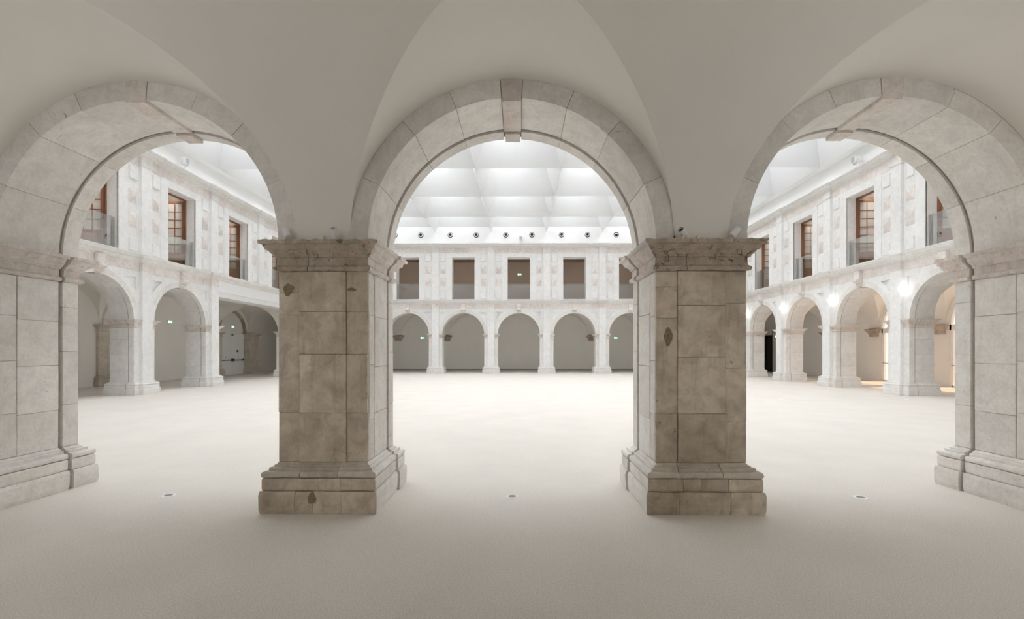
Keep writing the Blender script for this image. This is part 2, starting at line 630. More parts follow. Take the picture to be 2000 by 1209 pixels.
# outer walls of the galleries --------------------------------------------
ZT = 5.3
yb = YB1
w = obj('wall_gallery_far', MB().box(-XG - 0.4, XG + 0.4, yb, yb + 0.4, 0, ZT), 'wall')
tag(w, kind='structure')
bb = obj('baseboard_far', MB().box(-XG, XG, yb - 0.02, yb, 0, 0.09), 'dark')
tag(bb, kind='structure')
xgl, xgr = -(XL + D + G), XR + D + G
w = obj('wall_gallery_left', MB().box(xgl - 0.4, xgl, YB0 - 0.4, yb, 0, ZT), 'wall')
tag(w, kind='structure')
WGL = w
bb = obj('baseboard_left', MB().box(xgl, xgl + 0.015, YB0, yb, 0, 0.07), 'wall')
tag(bb, kind='structure')
# right outer wall with arched glass-door openings in two bays and a dark doorway in the corner
DOORS_R = [D + 3.5 * P, D + 4.5 * P]
DR = 1.62


def right_wall():
    mb = MB()
    x0, x1 = xgr, xgr + 0.16
    cuts = sorted([(c - DR, c + DR) for c in DOORS_R] + [(32.95, 34.35)])
    y = YB0 - 0.4
    for a, b in cuts:
        mb.box(x0, x1, y, a, 0, ZT)
        y = b
    mb.box(x0, x1, y, yb, 0, ZT)
    mb.box(x0, x1, 32.95, 34.35, 3.6, ZT)
    for c in DOORS_R:
        n = 24
        for i in range(n):
            a0, a1 = PI * i / n, PI * (i + 1) / n
            q = [(c + DR * math.cos(a0), ZS + DR * math.sin(a0)), (c + DR * math.cos(a1), ZS + DR * math.sin(a1))]
            poly = [q[0], (q[0][0], ZT), (q[1][0], ZT), q[1]]
            mb.prism(poly, 'x', x0, x1)
    return mb


w = obj('wall_gallery_right', right_wall(), 'wall')
tag(w, kind='structure')
WGR = w
# near outer wall: the open archway the view is taken from, and unseen glass doors added in the other bays as fill
mb = MB()
NB = [(0.0, 1.7)] + [(k * P, DR) for k in (-3, -2, -1, 1, 2, 3)]
x = -XG - 0.4
for c, rr in sorted(NB):
    mb.box(x, c - rr, YB0 - 0.4, YB0, 0, ZT)
    x = c + rr
    for i in range(24):
        a0, a1 = PI * i / 24, PI * (i + 1) / 24
        q0, q1 = (c + rr * math.cos(a0), ZS + rr * math.sin(a0)), (c + rr * math.cos(a1), ZS + rr * math.sin(a1))
        mb.prism([q0, (q0[0], ZT), (q1[0], ZT), q1], 'y', YB0 - 0.4, YB0)
mb.box(x, XG + 0.4, YB0 - 0.4, YB0, 0, ZT)
w = obj('wall_gallery_near', mb, 'wall')
tag(w, kind='structure')
mb = MB()
mb.box(-2.4, -2.0, YB0 - 4.4, YB0 - 0.4, 0, ZT).box(2.0, 2.4, YB0 - 4.4, YB0 - 0.4, 0, ZT)
mb.box(-2.4, 2.4, YB0 - 4.8, YB0 - 4.4, 0, ZT).box(-2.4, 2.4, YB0 - 4.8, YB0 - 0.4, ZT, ZT + 0.2)
w = obj('wall_vestibule', mb, 'wall')
tag(w, kind='structure')


# unseen slab added over the near gallery vault to keep the sun out
tag(obj('ceiling_near_sunblock', MB().box(-XG - 0.4, XG + 0.4, YB0 - 0.4, 0.3, 5.06, 5.3), 'plaster'), kind='structure')

# ================================================================== ROOF OF THE COURT
def coffer_mesh():
    h, ins, t = 2.4, 0.84, 0.06
    a = P / 2
    mb = MB()
    b = a - ins
    lo = [(-a, -a), (a, -a), (a, a), (-a, a)]
    hi = [(-b, -b), (b, -b), (b, b), (-b, b)]
    # inner faces, outer faces (offset), rims
    vs = [(*p, 0) for p in lo] + [(*p, h) for p in hi] + [(p[0], p[1], 0.18) for p in lo] + [(p[0] * (b + t) / b, p[1] * (b + t) / b, h) for p in hi]
    fs = []
    for i in range(4):
        j = (i + 1) % 4
        fs += [(i, j, j + 4, i + 4), (i + 8, j + 8, j + 12, i + 12), (i + 4, j + 4, j + 12, i + 12), (i, j, j + 8, i + 8)]
    mb.add(vs, fs)
    mb.box(0.35, 1.30, -1.30, 1.30, h - 0.04, h)  # unseen cap added so the off-centre pane brightens one side
    return mb.mesh('coffer', 'coffer')


ceil_root = obj('ceiling', MB().box(-XL - 0.2, -14.7, D - 0.2, YF + 0.3, Z_CEIL, Z_CEIL + 0.12)
                .box(14.7, XR + 0.2, D - 0.2, YF + 0.3, Z_CEIL, Z_CEIL + 0.12), 'white')
tag(ceil_root, kind='structure')
cme = coffer_mesh()
pane_me = MB().box(-1.25, 0.34, -1.25, 1.25, 2.36, 2.38).mesh('skylight_pane', 'sky_pane')
for i in range(7):
    for j in range(7):
        c = put('coffer', cme, ceil_root, T((i - 3) * P, D + (j + 0.5) * P - 0.03, Z_CEIL))
        put('skylight_pane', pane_me, c)

# white fascia between the stone cornice and the roof
for nm, M, L0, L1 in (('trim_1', M_FAR, -XL - 0.1, XR + 0.1), ('trim_2', M_LEFT, -0.1, LC + 0.1), ('trim_3', M_RIGHT, -LC - 0.1, 0.1), ('trim_4', M_NEAR, -XR - 0.1, XL + 0.1)):
    t_ = obj(nm, MB().box(L0, L1, 0, 0.3, 9.70, Z_CEIL + 0.4), 'white', None, M)
    tag(t_, 'white painted fascia band under the coffered roof', kind='structure')


# ================================================================== ARCADE PARTS (shared builders, wall frame)
ANG = [0, 23.5, 48, 67.5, 86]
IMPOST = [(0.0, 2.655), (0.030, 2.66), (0.042, 2.675), (0.042, 2.70), (0.022, 2.715), (0.010, 2.722), (0.010, 2.805), (0.034, 2.812), (0.036, 2.832),
          (0.050, 2.842), (0.072, 2.868), (0.098, 2.886), (0.110, 2.912), (0.118, 2.935), (0.150, 2.940), (0.155, 2.978), (0.0, 2.978)]
PLINTH = [(0.135, 0.0), (0.145, 0.05), (0.147, 0.20), (0.137, 0.241)]
BLOCKC = [(0.115, 0.246), (0.122, 0.27), (0.122, 0.36), (0.114, 0.379)]
TORUS = [(0.10, 0.383), (0.118, 0.39), (0.128, 0.408), (0.128, 0.428), (0.116, 0.448), (0.070, 0.454), (0.070, 0.486), (0.032, 0.490), (0.032, 0.505), (0.012, 0.512), (0.0, 0.53)]
hw = W / 2
CP = 0.26                       # half width of the middle strips


def gallery_path(sg):           # jamb corner piece of the gallery order
    a = [(-hw, GRV1), (-hw, D), (-CP, D)]
    return a if sg < 0 else [(-x, y) for x, y in a[::-1]]


def court_path(sg):
    a = [(-CP, 0.0), (-hw - 0.02, 0.0), (-hw - 0.02, GRV0)]
    return a if sg < 0 else [(-x, y) for x, y in a[::-1]]


def sw(path, prof, inner=-0.12, step=None, gap=0.0):
    # sweep wants outward on the right-hand side: gallery order runs clockwise seen from above
    return MB().sweep(path[::1], prof, inner, step, gap)


def flip_ok(path):
    """orient a pier path so that outward (away from pier centre) is on its right"""
    (x0, y0), (x1, y1) = path[0], path[1]
    dx, dy = x1 - x0, y1 - y0
    mx, my = (x0 + x1) / 2, (y0 + y1) / 2 - D / 2
    return path if (dy * mx - dx * my) > 0 else path[::-1]


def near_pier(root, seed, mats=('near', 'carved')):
    """ashlar pier: moulded base stones, three widths of shaft stones on each face, carved impost, all cut by the dark groove"""
    rnd = random.Random(seed)
    ms, mc = mats
    g = 0.0022
    core = MB().box(-hw + 0.009, hw - 0.009, GRV1 + 0.02, D - 0.008, 0, ZS - 0.02)
    core.box(-hw + 0.03, hw - 0.03, 0.02, GRV1 + 0.03, 0, ZS - 0.02)
    obj('mortar_core', core, 'mortar', root)

    def faces_(prof, nm, mids, amp, step, mf, mj, fq):
        xs = [-hw] + mids + [hw]
        for i in range(len(xs) - 1):          # stones along the gallery face, mitred at the corners
            a, b = xs[i], xs[i + 1]
            yy = D + rnd.uniform(-0.002, 0.004)
            ga, gb = (0 if i == 0 else g), (0 if i == len(xs) - 2 else g)
            # outward = +y is on the right when running towards -x
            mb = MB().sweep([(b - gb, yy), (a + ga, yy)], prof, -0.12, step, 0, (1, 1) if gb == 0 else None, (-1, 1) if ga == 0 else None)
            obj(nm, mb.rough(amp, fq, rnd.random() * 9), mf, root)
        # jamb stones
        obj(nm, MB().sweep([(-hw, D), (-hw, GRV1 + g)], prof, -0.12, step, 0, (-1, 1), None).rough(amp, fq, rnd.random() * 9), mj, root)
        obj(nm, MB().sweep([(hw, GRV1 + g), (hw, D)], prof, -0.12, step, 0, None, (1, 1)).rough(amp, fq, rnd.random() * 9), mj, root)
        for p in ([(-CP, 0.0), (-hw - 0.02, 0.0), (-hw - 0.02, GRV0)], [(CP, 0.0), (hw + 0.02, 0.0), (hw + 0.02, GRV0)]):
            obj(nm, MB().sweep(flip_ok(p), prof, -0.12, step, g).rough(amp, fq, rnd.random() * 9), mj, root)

    # ---- bases
    def base_course(prof, nm, cuts, amp):
        c0, c1 = cuts
        mids = [c0, c1]
        if rnd.random() < 0.6 and c1 - c0 > 0.4:
            mids = [c0, (c0 + c1) / 2 + rnd.uniform(-0.06, 0.06), c1]
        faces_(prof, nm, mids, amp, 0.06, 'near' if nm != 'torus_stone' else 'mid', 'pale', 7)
        mb = MB().sweep(flip_ok([(-CP, 0.0), (-CP, -0.14), (CP, -0.14), (CP, 0.0)]), prof, -0.12, 0.2, 0)
        obj(nm, mb, ms, root)
    base_course(PLINTH, 'plinth_stone', (-hw + rnd.uniform(0.18, 0.26), hw - rnd.uniform(0.2, 0.26)), 0.006)
    base_course(BLOCKC, 'base_stone', (-hw + rnd.uniform(0.2, 0.32), hw - rnd.uniform(0.2, 0.28)), 0.005)
    base_course(TORUS, 'torus_stone', (-hw + rnd.uniform(0.25, 0.36), hw - rnd.uniform(0.2, 0.3)), 0.005)
    # ---- shaft stones
    z0, z1 = 0.533, 2.654

    def column(x0, x1, y0, y1, zs, nm='shaft_stone', ms=ms):
        lv = [z0] + zs + [z1]
        for a, b in zip(lv[:-1], lv[1:]):
            e = rnd.uniform(-0.0025, 0.0025)
            mb = MB().block(x0 + e, x1 + e, y0, y1 + e, a + g * 0.7, b - g * 0.7, 0.005, 0.0015, rnd)
            obj(nm, mb, ms, root)
    j = lambda *zs: [z + rnd.uniform(-0.04, 0.04) for z in zs]
    zf = j(1.06, 1.70, 2.24)
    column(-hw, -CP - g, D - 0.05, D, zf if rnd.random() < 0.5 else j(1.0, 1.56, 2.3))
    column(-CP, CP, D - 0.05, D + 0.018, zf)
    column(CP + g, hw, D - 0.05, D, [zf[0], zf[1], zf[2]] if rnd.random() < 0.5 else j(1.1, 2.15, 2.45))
    for sg in (-1, 1):
        a, b = sorted((sg * hw, sg * (hw - 0.25)))
        e = 0.006 * sg
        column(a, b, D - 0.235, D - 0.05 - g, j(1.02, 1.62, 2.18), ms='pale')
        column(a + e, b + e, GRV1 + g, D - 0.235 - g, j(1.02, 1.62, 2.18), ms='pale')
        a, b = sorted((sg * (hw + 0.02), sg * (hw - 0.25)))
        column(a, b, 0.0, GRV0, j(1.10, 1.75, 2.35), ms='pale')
    # ---- impost stones
    faces_(IMPOST, 'impost_stone', [rnd.uniform(0.12, 0.26)], 0.011, 0.018, 'carved', 'rosy', 17)
    # pilaster on the court face
    pilaster(root, 'court')


def pilaster(root, mat):
    me = cached(('pil', mat), lambda: MB().block(-CP, CP, -0.14, 0.1, 0.53, 5.26, 0.006).mesh('pilaster', mat))
    put('pilaster', me, root)


def side_pier(root, mat='court', detailed=True):
    """pier of the side and far arcades, shared meshes"""
    k = ('sp', mat, detailed)
    if k not in CACHE:
        rnd = random.Random(5)
        L = []
        L.append(('mortar_core', MB().box(-hw + 0.02, hw - 0.02, 0.015, D - 0.015, 0, ZS - 0.02).mesh('mortar_core', mat if not detailed else 'mortar')))
        cg = [[(-hw, GRV1), (-hw, D), (hw, D), (hw, GRV1)], [(-CP, 0), (-hw - 0.02, 0), (-hw - 0.02, GRV0)], [(CP, 0), (hw + 0.02, 0), (hw + 0.02, GRV0)]]
        full = PLINTH + BLOCKC + TORUS
        for p in cg:
            L.append(('base_stone', MB().sweep(flip_ok(p), full, -0.12, 0.15).rough(0.004, 6, rnd.random() * 5).mesh('base_stone', mat)))
            L.append(('impost_stone', MB().sweep(flip_ok(p), IMPOST, -0.12, 0.12).rough(0.004, 9, rnd.random() * 5).mesh('impost_stone', 'rosy')))
        L.append(('base_stone', MB().sweep(flip_ok([(-CP, 0.0), (-CP, -0.14), (CP, -0.14), (CP, 0.0)]), full, -0.12).mesh('base_stone', mat)))
        L.append(('pilaster', MB().block(-CP, CP, -0.14, 0.1, 0.52, 5.26, 0.006).mesh('pilaster', 'white_stone')))
        if detailed:
            for sg in (-1, 1):
                for (ya, yb_, hx, zs) in ((GRV1 + 0.003, D, 0.0, [0.53, 0.98, 1.62, 2.2, 2.656]), (0.0, GRV0, 0.02, [0.53, 1.2, 1.9, 2.656])):
                    for a, b in zip(zs[:-1], zs[1:]):
                        x0, x1 = sorted((sg * (hw + hx), sg * (hw - 0.3)))
                        L.append(('shaft_stone', MB().block(x0, x1, ya, yb_, a + 0.002, b - 0.002, 0.004).mesh('shaft_stone', mat)))
        else:
            L.append(('shaft_stone', MB().block(-hw, hw, GRV1, D, 0.53, 2.656, 0.01).mesh('shaft_stone', mat)))
            for sg in (-1, 1):
                x0, x1 = sorted((sg * (hw + 0.02), sg * CP * 0.8))
                L.append(('shaft_stone', MB().block(x0, x1, 0.0, GRV0, 0.53, 2.656, 0.01).mesh('shaft_stone', mat)))
        CACHE[k] = L
    for nm, me in CACHE[k]:
        put(nm, me, root)


def spandrel_mesh(mat):
    """wall above one arch: solid behind, front plate with the two sunk triangles"""
    mb = MB()
    n, rr, zt = 40, R1, ZF
    y0, y1 = 0.075, D - 0.012
    vs = []
    for i in range(n + 1):
        a = PI * i / n
        c, q = math.cos(a), math.sin(a)
        t = 1e9
        if abs(c) > 1e-6:
            t = min(t, (P / 2) / abs(c))
        if q > 1e-6:
            t = min(t, (zt - ZS) / q)
        for y in (y0, y1):
            vs += [(rr * c, y, ZS + rr * q), (t * c, y, ZS + t * q)]
    fs = []
    for i in range(n):
        b = 4 * i
        fs += [(b, b + 1, b + 5, b + 4), (b + 2, b + 6, b + 7, b + 3), (b, b + 4, b + 6, b + 2), (b + 1, b + 3, b + 7, b + 5)]
    # rectangle corners
    mb.add(vs, fs)
    bm = bmesh.new()
    for sg in (-1, 1):
        outer = [(0, zt), (P / 2, zt), (P / 2, ZS)] + [(rr * math.cos(PI / 2 * i / 20), ZS + rr * math.sin(PI / 2 * i / 20)) for i in range(21)]
        r2 = 2.03
        aa, ab = math.asin(1.13 / r2), math.acos(1.17 / r2)
        tri = [(1.68, 4.66)] + [(r2 * math.cos(aa + (ab - aa) * i / 8), ZS + r2 * math.sin(aa + (ab - aa) * i / 8)) for i in range(9)]
        edges = []
        for loop in (outer, tri):
            vv = [bm.verts.new((sg * x, 0.0, z)) for x, z in loop]
            edges += [bm.edges.new((vv[i], vv[(i + 1) % len(vv)])) for i in range(len(vv))]
        bmesh.ops.triangle_fill(bm, edges=edges, use_beauty=True)
    r = bmesh.ops.extrude_face_region(bm, geom=bm.faces[:])
    bmesh.ops.translate(bm, vec=(0, 0.08, 0), verts=[v for v in r['geom'] if isinstance(v, bmesh.types.BMVert)])
    bm.verts.index_update()
    mb.add([v.co[:] for v in bm.verts], [[v.index for v in f.verts] for f in bm.faces])
    bm.free()
    return mb.mesh('spandrel', mat)


def key_bracket_mesh():
    """scrolled keystone bracket on the court face"""
    prof = [(0.0, 5.26), (-0.17, 5.26), (-0.17, 4.93)]
    for i in range(9):
        a = PI / 2 + PI * 1.15 * i / 8
        prof.append((-0.135 + 0.075 * math.cos(a) - 0.02, 4.83 + 0.085 * math.sin(a)))
    prof += [(-0.06, 4.72)]
    for i in range(6):
        a = PI * 0.8 + PI * 0.9 * i / 5
        prof.append((-0.05 + 0.045 * math.cos(a), 4.66 + 0.045 * math.sin(a)))
    prof += [(0.0, 4.60)]
    mb = MB()
    mb.prism(prof, 'x', -0.155, 0.155)
    mb.prism([(p[0] * 1.12, p[1]) for p in prof[3:12]], 'x', -0.10, 0.10)
    return mb.mesh('keystone_bracket', 'frieze')


def arch(root, stones=True, smat='near', spmat='white_stone', seed=1, bracket=True):
    rnd = random.Random(seed)
    sp = cached(('span', spmat), lambda: spandrel_mesh(spmat))
    put('spandrel', sp, root)
    if bracket:
        put('keystone_bracket', cached('kb', key_bracket_mesh), root)
    rc = 1.58
    if stones:
        def ring(key, unique):
            out = []
            rn = random.Random(seed if unique else 3)
            bounds = ANG + [180 - a for a in ANG[::-1]]
            for i in range(len(bounds) - 1):
                a0, a1 = bounds[i], bounds[i + 1]
                key_ = (i == 4)
                if not key_ and unique:
                    pass
                d0, d1 = rn.uniform(-0.003, 0.003), rn.uniform(-0.004, 0.003)
                if key_:
                    out.append(('keystone', MB().voussoir(a0, a1, R0 - 0.035, R1 + 0.004, GRV1, D + 0.006, ZS, 0.006, 4).rough(0.004, 9, rn.random()).mesh('keystone', 'rosy')))
                    out.append(('keystone', MB().voussoir(a0 + 0.3, a1 - 0.3, rc - 0.040, R1, -0.0, GRV0 + 0.02, ZS, 0.006, 4).rough(0.004, 9, rn.random()).mesh('keystone', 'rosy')))
                else:
                    out.append(('voussoir', MB().voussoir(a0, a1, R0 + d0, R1, GRV1, D + d1, ZS, 0.005).mesh('voussoir', smat)))
                    out.append(('voussoir', MB().voussoir(a0, a1, rc + d0 * 0.5, R1, 0.0, GRV0, ZS, 0.004).mesh('voussoir', smat)))
            out.append(('mortar_core', MB().voussoir(0, 180, R0 + 0.010, R1, 0.012, D - 0.012, ZS, 0, 40).mesh('mortar_core', 'mortar')))
            return out
        L = ring(seed, True) if smat == 'pale' else cached(('ring', smat), lambda: ring(3, False))
        for nm, me in L:
            put(nm, me, root)
    else:
        def plainring():
            mb = MB().voussoir(0, 180, R0, R1 + 0.01, GRV1, D, ZS, 0, 40)
            mb.voussoir(0, 180, rc, R1 + 0.01, 0.0, GRV0, ZS, 0, 40)
            mb.voussoir(0, 180, R0 + 0.03, R1, GRV0 - 0.01, GRV1 + 0.01, ZS, 0, 40)
            return mb.mesh('archivolt', 'court')
        put('archivolt', cached('plainring', plainring), root)


# ================================================================== NEAR ARCADE
NEARP = [(-6.3, 'pale stone pier cut off by the left edge of the photo, nearest there', 11),
         (-2.1, 'massive weathered stone pier standing left of the central arch', 24),
         (2.1, 'massive weathered stone pier standing right of the central arch', 37),
         (6.3, 'pale stone pier cut off by the right edge of the photo, nearest there', 45)]
for x, lb, sd in NEARP:
    r = empty('stone_pier', M_NEAR @ T(-x))
    tag(r, lb, 'pillar', 'near arcade piers')
    near_pier(r, sd)
for x, lb, sd in ((-4.2, 'left one of the three big near arches, looking towards the brown-framed windows at left', 5),
                  (0.0, 'middle one of the three big near arches, framing the far wall', 6),
                  (4.2, 'right one of the three big near arches, looking towards the lit wall lamps', 8)):
    r = empty('stone_arch', M_NEAR @ T(-x))
    tag(r, lb, 'arch', 'near arcade arches')
    arch(r, True, 'pale', 'white_stone', sd, bracket=True)
# the arcade goes on out of view on both sides (kept as one shell of the setting)
near_ext = tag(empty('wall_near', M_NEAR), 'near arcade wall running on beyond the three visible arches', kind='structure')


def sub(name, M, parent):
    o = bpy.data.objects.new(name, None)
    o.empty_display_size = 0.2
    COL.objects.link(o)
    o.parent = parent
    o.matrix_local = M
    return o


for xs in (-10.5, 10.5, -14.7, 14.7):
    r = sub('pier', T(xs), near_ext)
    for nm, me in (side_pier.__defaults__ and [] or []):
        pass
    me = cached('extpier', lambda: MB().block(-hw, hw, 0, D, 0, ZS, 0.02).mesh('shaft', 'court'))
    put('shaft', me, r)
for xs in (-12.6, -8.4, 8.4, 12.6):
    r = sub('arch', T(xs), near_ext)
    arch(r, False, bracket=False)

# repaired spots and lichen on the left pier
def blob(parent, x, y, z, rx, rz, mat, seed, nm):
    poly = []
    for i in range(40):
        a = 2 * PI * i / 40
        k = 1 + 0.45 * noise.noise(Vector((math.cos(a) * 0.9, math.sin(a) * 0.9, seed * 3.7))) + 0.12 * noise.noise(Vector((math.cos(a) * 4, math.sin(a) * 4, seed)))
        poly.append((x + rx * k * math.cos(a), z + rz * k * math.sin(a)))
    obj(nm, MB().prism(poly, 'y', y - 0.01, y + 0.002), mat, parent)


PL = bpy.data.objects['stone_pier.001']
blob(PL, 0.387, D + 0.001, 2.45, 0.062, 0.072, 'stain', 3, 'stain_patch')
blob(PL, -0.315, D + 0.001, 2.455, 0.05, 0.022, 'stain', 4, 'stain_patch')
blob(PL, 0.06, D + 0.150, 0.17, 0.045, 0.06, 'stain', 5, 'stain_patch')
PR = bpy.data.objects['stone_pier.002']
blob(PR, 0.36, D + 0.001, 1.93, 0.045, 0.10, 'stain', 6, 'stain_patch')

# spots, cover plates on the near imposts -----------------------------------
def spot(x, y, z, yaw, tilt, label):
    """white cylinder spotlight on a little stirrup, pointing up"""
    r = empty('spotlight', T(x, y, z))
    tag(r, label, 'spotlight', 'spotlights on the near imposts')
    Mh = T(0, 0, 0.075) @ Matrix.Rotation(yaw, 4, 'Z') @ Matrix.Rotation(tilt, 4, 'X')
    obj('housing', MB().lathe([(0.034, -0.06), (0.037, -0.05), (0.037, 0.065), (0.031, 0.067), (0.030, 0.035), (0.0001, 0.034)], 20, Mh), 'white', r, smooth=False)
    obj('lens', MB().lathe([(0.029, 0.036), (0.029, 0.040), (0.0001, 0.041)], 16, Mh), 'dark', r)
    mb = MB().lathe([(0.03, 0.0), (0.03, 0.008)], 14)
    mb.box(-0.006, 0.006, -0.012, 0.012, 0.0, 0.05)
    obj('bracket', mb, 'white', r)


zi = ZS + 0.001
spot(-2.47, -0.07, zi, 0.85, -0.75, 'white spotlight lying askew beside left arch ring on left pier')
spot(-1.93, -0.09, zi, 0.0, 0.75, 'white upright spotlight with dark mouth on left pier impost')
spot(1.87, -0.09, zi, -0.75, 1.15, 'white spotlight with dark mouth beside central arch ring, right pier')
spot(2.43, -0.08, zi, 1.9, 0.75, 'white spotlight tipped towards right arch ring, on right pier')


def cover(x, label):
    r = tag(empty('cover_plate', T(x, -0.02, zi)), label, 'cover plate', 'rounded covers on the near imposts')
    poly = [(-0.055, 0.0), (0.055, 0.0), (0.055, 0.03)] + [(0.055 * math.cos(PI * i / 10), 0.03 + 0.05 * math.sin(PI * i / 10)) for i in range(1, 10)] + [(-0.055, 0.03)]
    obj('plate', MB().prism(poly, 'y', -0.012, 0.015), 'plaster', r)
    obj('rim', MB().prism([(p[0] * 0.86, 0.006 + p[1] * 0.88) for p in poly], 'y', -0.018, 0.0), 'plaster', r)


cover(-2.13, 'small rounded plaster-coloured cover plate between the spotlights, left pier')
cover(2.10, 'small rounded plaster-coloured cover plate between the spotlights, right pier')


# flush floor lights ----------------------------------------------------------
def floor_light(x, y, label, lit):
    key = ('fl', lit)
    r = tag(empty('floor_light', T(x, y, 0)), label, 'floor light', 'round lights sunk into the carpet')
    rim = cached('flrim', lambda: MB().lathe([(0.082, 0.0), (0.080, 0.004), (0.070, 0.009), (0.052, 0.009), (0.050, 0.001), (0.0001, 0.001)], 28).mesh('rim', 'white'))
    put('rim', rim, r)
    lens = cached(key, lambda: MB().lathe([(0.049, 0.0012), (0.049, 0.004), (0.0001, 0.0045)], 24).mesh('lens', 'lens' if lit else 'greylens'))
    put('lens', lens, r)


floor_light(-4.2, 0.48, 'round floor light with white rim, in the left near archway', False)
floor_light(0.0, 0.48, 'round floor light with white rim, in the middle near archway', False)
floor_light(4.2, 0.48, 'round floor light with white rim, in the right near archway', False)
for x, y, lb in ((0.98, 11.6, 'small lit floor light right of centre, nearest in the court middle'),
                 (-3.2, 15.5, 'small lit floor light left of centre in the court'),
                 (9.4, 11.6, 'small lit floor light just right of the right pier, nearest on that side'),
                 (13.5, 15.3, 'small lit floor light in front of the right arcade, second from the near end'),
                 (14.0, 11.8, 'small lit floor light by the nearest visible right arcade pier'),
                 (13.6, 19.6, 'small lit floor light in front of the right arcade, third from the near end'),
                 (5.2, 19.4, 'small lit floor light right of centre, nearest of three in a line'),
                 (5.15, 23.6, 'small lit floor light right of centre, middle of three in a line'),
                 (5.2, 27.5, 'small lit floor light right of centre, farthest of three in a line'),
                 (-3.2, 23.6, 'small lit floor light left of centre, far half of the court'),
                 (-2.75, 29.4, 'small lit floor light by the far arcade, left of the middle arch'),
                 (1.35, 29.4, 'small lit floor light by the far arcade, under the middle arch'),
                 (5.5, 29.4, 'small lit floor light by the far arcade, right of the middle arch')):
    floor_light(x, y, lb, True)


# ================================================================== UPPER STOREY
def upper_wall(name, M, centres, lo, hi):
    mb = MB()
    z0, z1, hwid = WIN
    mb.box(lo, hi, 0, UPT, 4.90, z0).box(lo, hi, 0, UPT, z1, 9.75)
    x = lo
    for c in centres:
        mb.box(x, c - hwid, 0, UPT, z0, z1)
        x = c + hwid
    mb.box(x, hi, 0, UPT, z0, z1)
    # floor, ceiling and back of the corridor behind the windows
    o = obj(name, mb, 'white_stone', None, M)
    tag(o, kind='structure')
    return o


SCORN = [(0.03, 5.245), (0.05, 5.25), (0.055, 5.29), (0.09, 5.30), (0.12, 5.36), (0.20, 5.41), (0.235, 5.425), (0.24, 5.49), (0.265, 5.50), (0.27, 5.535), (0.0, 5.55)]
UCORN = [(0.03, 9.485), (0.05, 9.49), (0.055, 9.53), (0.09, 9.54), (0.12, 9.585), (0.27, 9.60), (0.28, 9.66), (0.31, 9.675), (0.36, 9.725), (0.375, 9.73), (0.375, 9.765), (0.0, 9.80)]


def bay_trim(wall, xc, joint, frieze=True):
    """frieze, cornice and rusticated blocks of one bay"""
    def fr(z0, z1, a, b, key):
        return cached((key, a, b), lambda: MB().block(a, b, -0.025, 0.05, z0, z1, 0.006).mesh('frieze_stone', 'frieze'))
    for a, b in ((-1.84, -0.16), (0.16, 1.84)) if frieze else ():
        put('frieze_stone', fr(4.905, 5.25, a, b, 'lf'), wall, T(xc))
    for a, b in ((-1.84, -0.7), (-0.695, 0.45), (0.455, 1.84)):
        put('frieze_stone', fr(9.10, 9.49, a, b, 'uf'), wall, T(xc))
    if joint is not None:
        put('cornice_stone', cached('sc', lambda: MB().sweep([(P / 2, 0), (-P / 2, 0)][::-1], SCORN, -0.1).mesh('cornice_stone', 'court')), wall, T(xc))
        put('cornice_stone', cached('uc', lambda: MB().sweep([(-P / 2, 0), (P / 2, 0)], UCORN, -0.1).mesh('cornice_stone', 'court')), wall, T(xc))


def pier_trim(wall, xc, low=True):
    """what stands over one pier: pilaster, cornice breaks, blocks either side"""
    put('pilaster', cached('upil', lambda: MB().block(-CP, CP, -0.12, 0.05, 5.80, 9.14, 0.006).mesh('pilaster', 'white_stone')), wall, T(xc))
    put('pilaster_base', cached('upb', lambda: MB().block(-CP - 0.035, CP + 0.035, -0.155, 0.05, 5.545, 5.80, 0.01).mesh('pilaster_base', 'white_stone')), wall, T(xc))
    put('pilaster_capital', cached('upc', lambda: MB().block(-CP - 0.02, CP + 0.02, -0.14, 0.05, 9.14, 9.49, 0.01).box(-CP - 0.04, CP + 0.04, -0.16, 0.05, 9.125, 9.155).mesh('pilaster_capital', 'court')), wall, T(xc))
    path = flip2([(-CP, 0.05), (-CP, -0.12), (CP, -0.12), (CP, 0.05)])
    if low:
        put('cornice_stone', cached('scr', lambda: MB().sweep(path, SCORN, -0.1).mesh('cornice_stone', 'court')), wall, T(xc))
    path2 = flip2([(-CP, 0.05), (-CP, -0.06), (CP, -0.06), (CP, 0.05)])
    put('cornice_stone', cached('ucr', lambda: MB().sweep(path2, UCORN, -0.1).mesh('cornice_stone', 'court')), wall, T(xc))
    if low:
        put('frieze_stone', cached('pfr', lambda: MB().block(-CP - 0.004, CP + 0.004, -0.145, 0.05, 4.905, 5.25, 0.006).mesh('frieze_stone', 'frieze')), wall, T(xc))
    for sg in (-1, 1):
        for z0, z1, kind in ((8.47, 8.98, 'flat'), (7.55, 8.09, 'dia'), (6.60, 7.18, 'dia'), (5.66, 6.14, 'flat')):
            def mk():
                if kind == 'flat':
                    return MB().block(-0.19, 0.19, -0.055, 0.05, z0, z1, 0.012).mesh('raised_block', 'white_stone')
                zc = (z0 + z1) / 2
                mb = MB()
                vs = [(-0.19, 0.01, z0), (0.19, 0.01, z0), (0.19, 0.01, z1), (-0.19, 0.01, z1), (-0.19, -0.012, z0), (0.19, -0.012, z0), (0.19, -0.012, z1), (-0.19, -0.012, z1), (0, -0.10, zc)]
                mb.add(vs, [(4, 5, 8), (5, 6, 8), (6, 7, 8), (7, 4, 8), (0, 1, 5, 4), (1, 2, 6, 5), (2, 3, 7, 6), (3, 0, 4, 7), (0, 3, 2, 1)])
                return mb.mesh('diamond_block', 'frieze')
            put('raised_block' if kind == 'flat' else 'diamond_block', cached(('qb', kind, z0), mk), wall, T(xc + sg * 0.575))


def flip2(path):
    # outward is -y for wall-frame trims
    return path


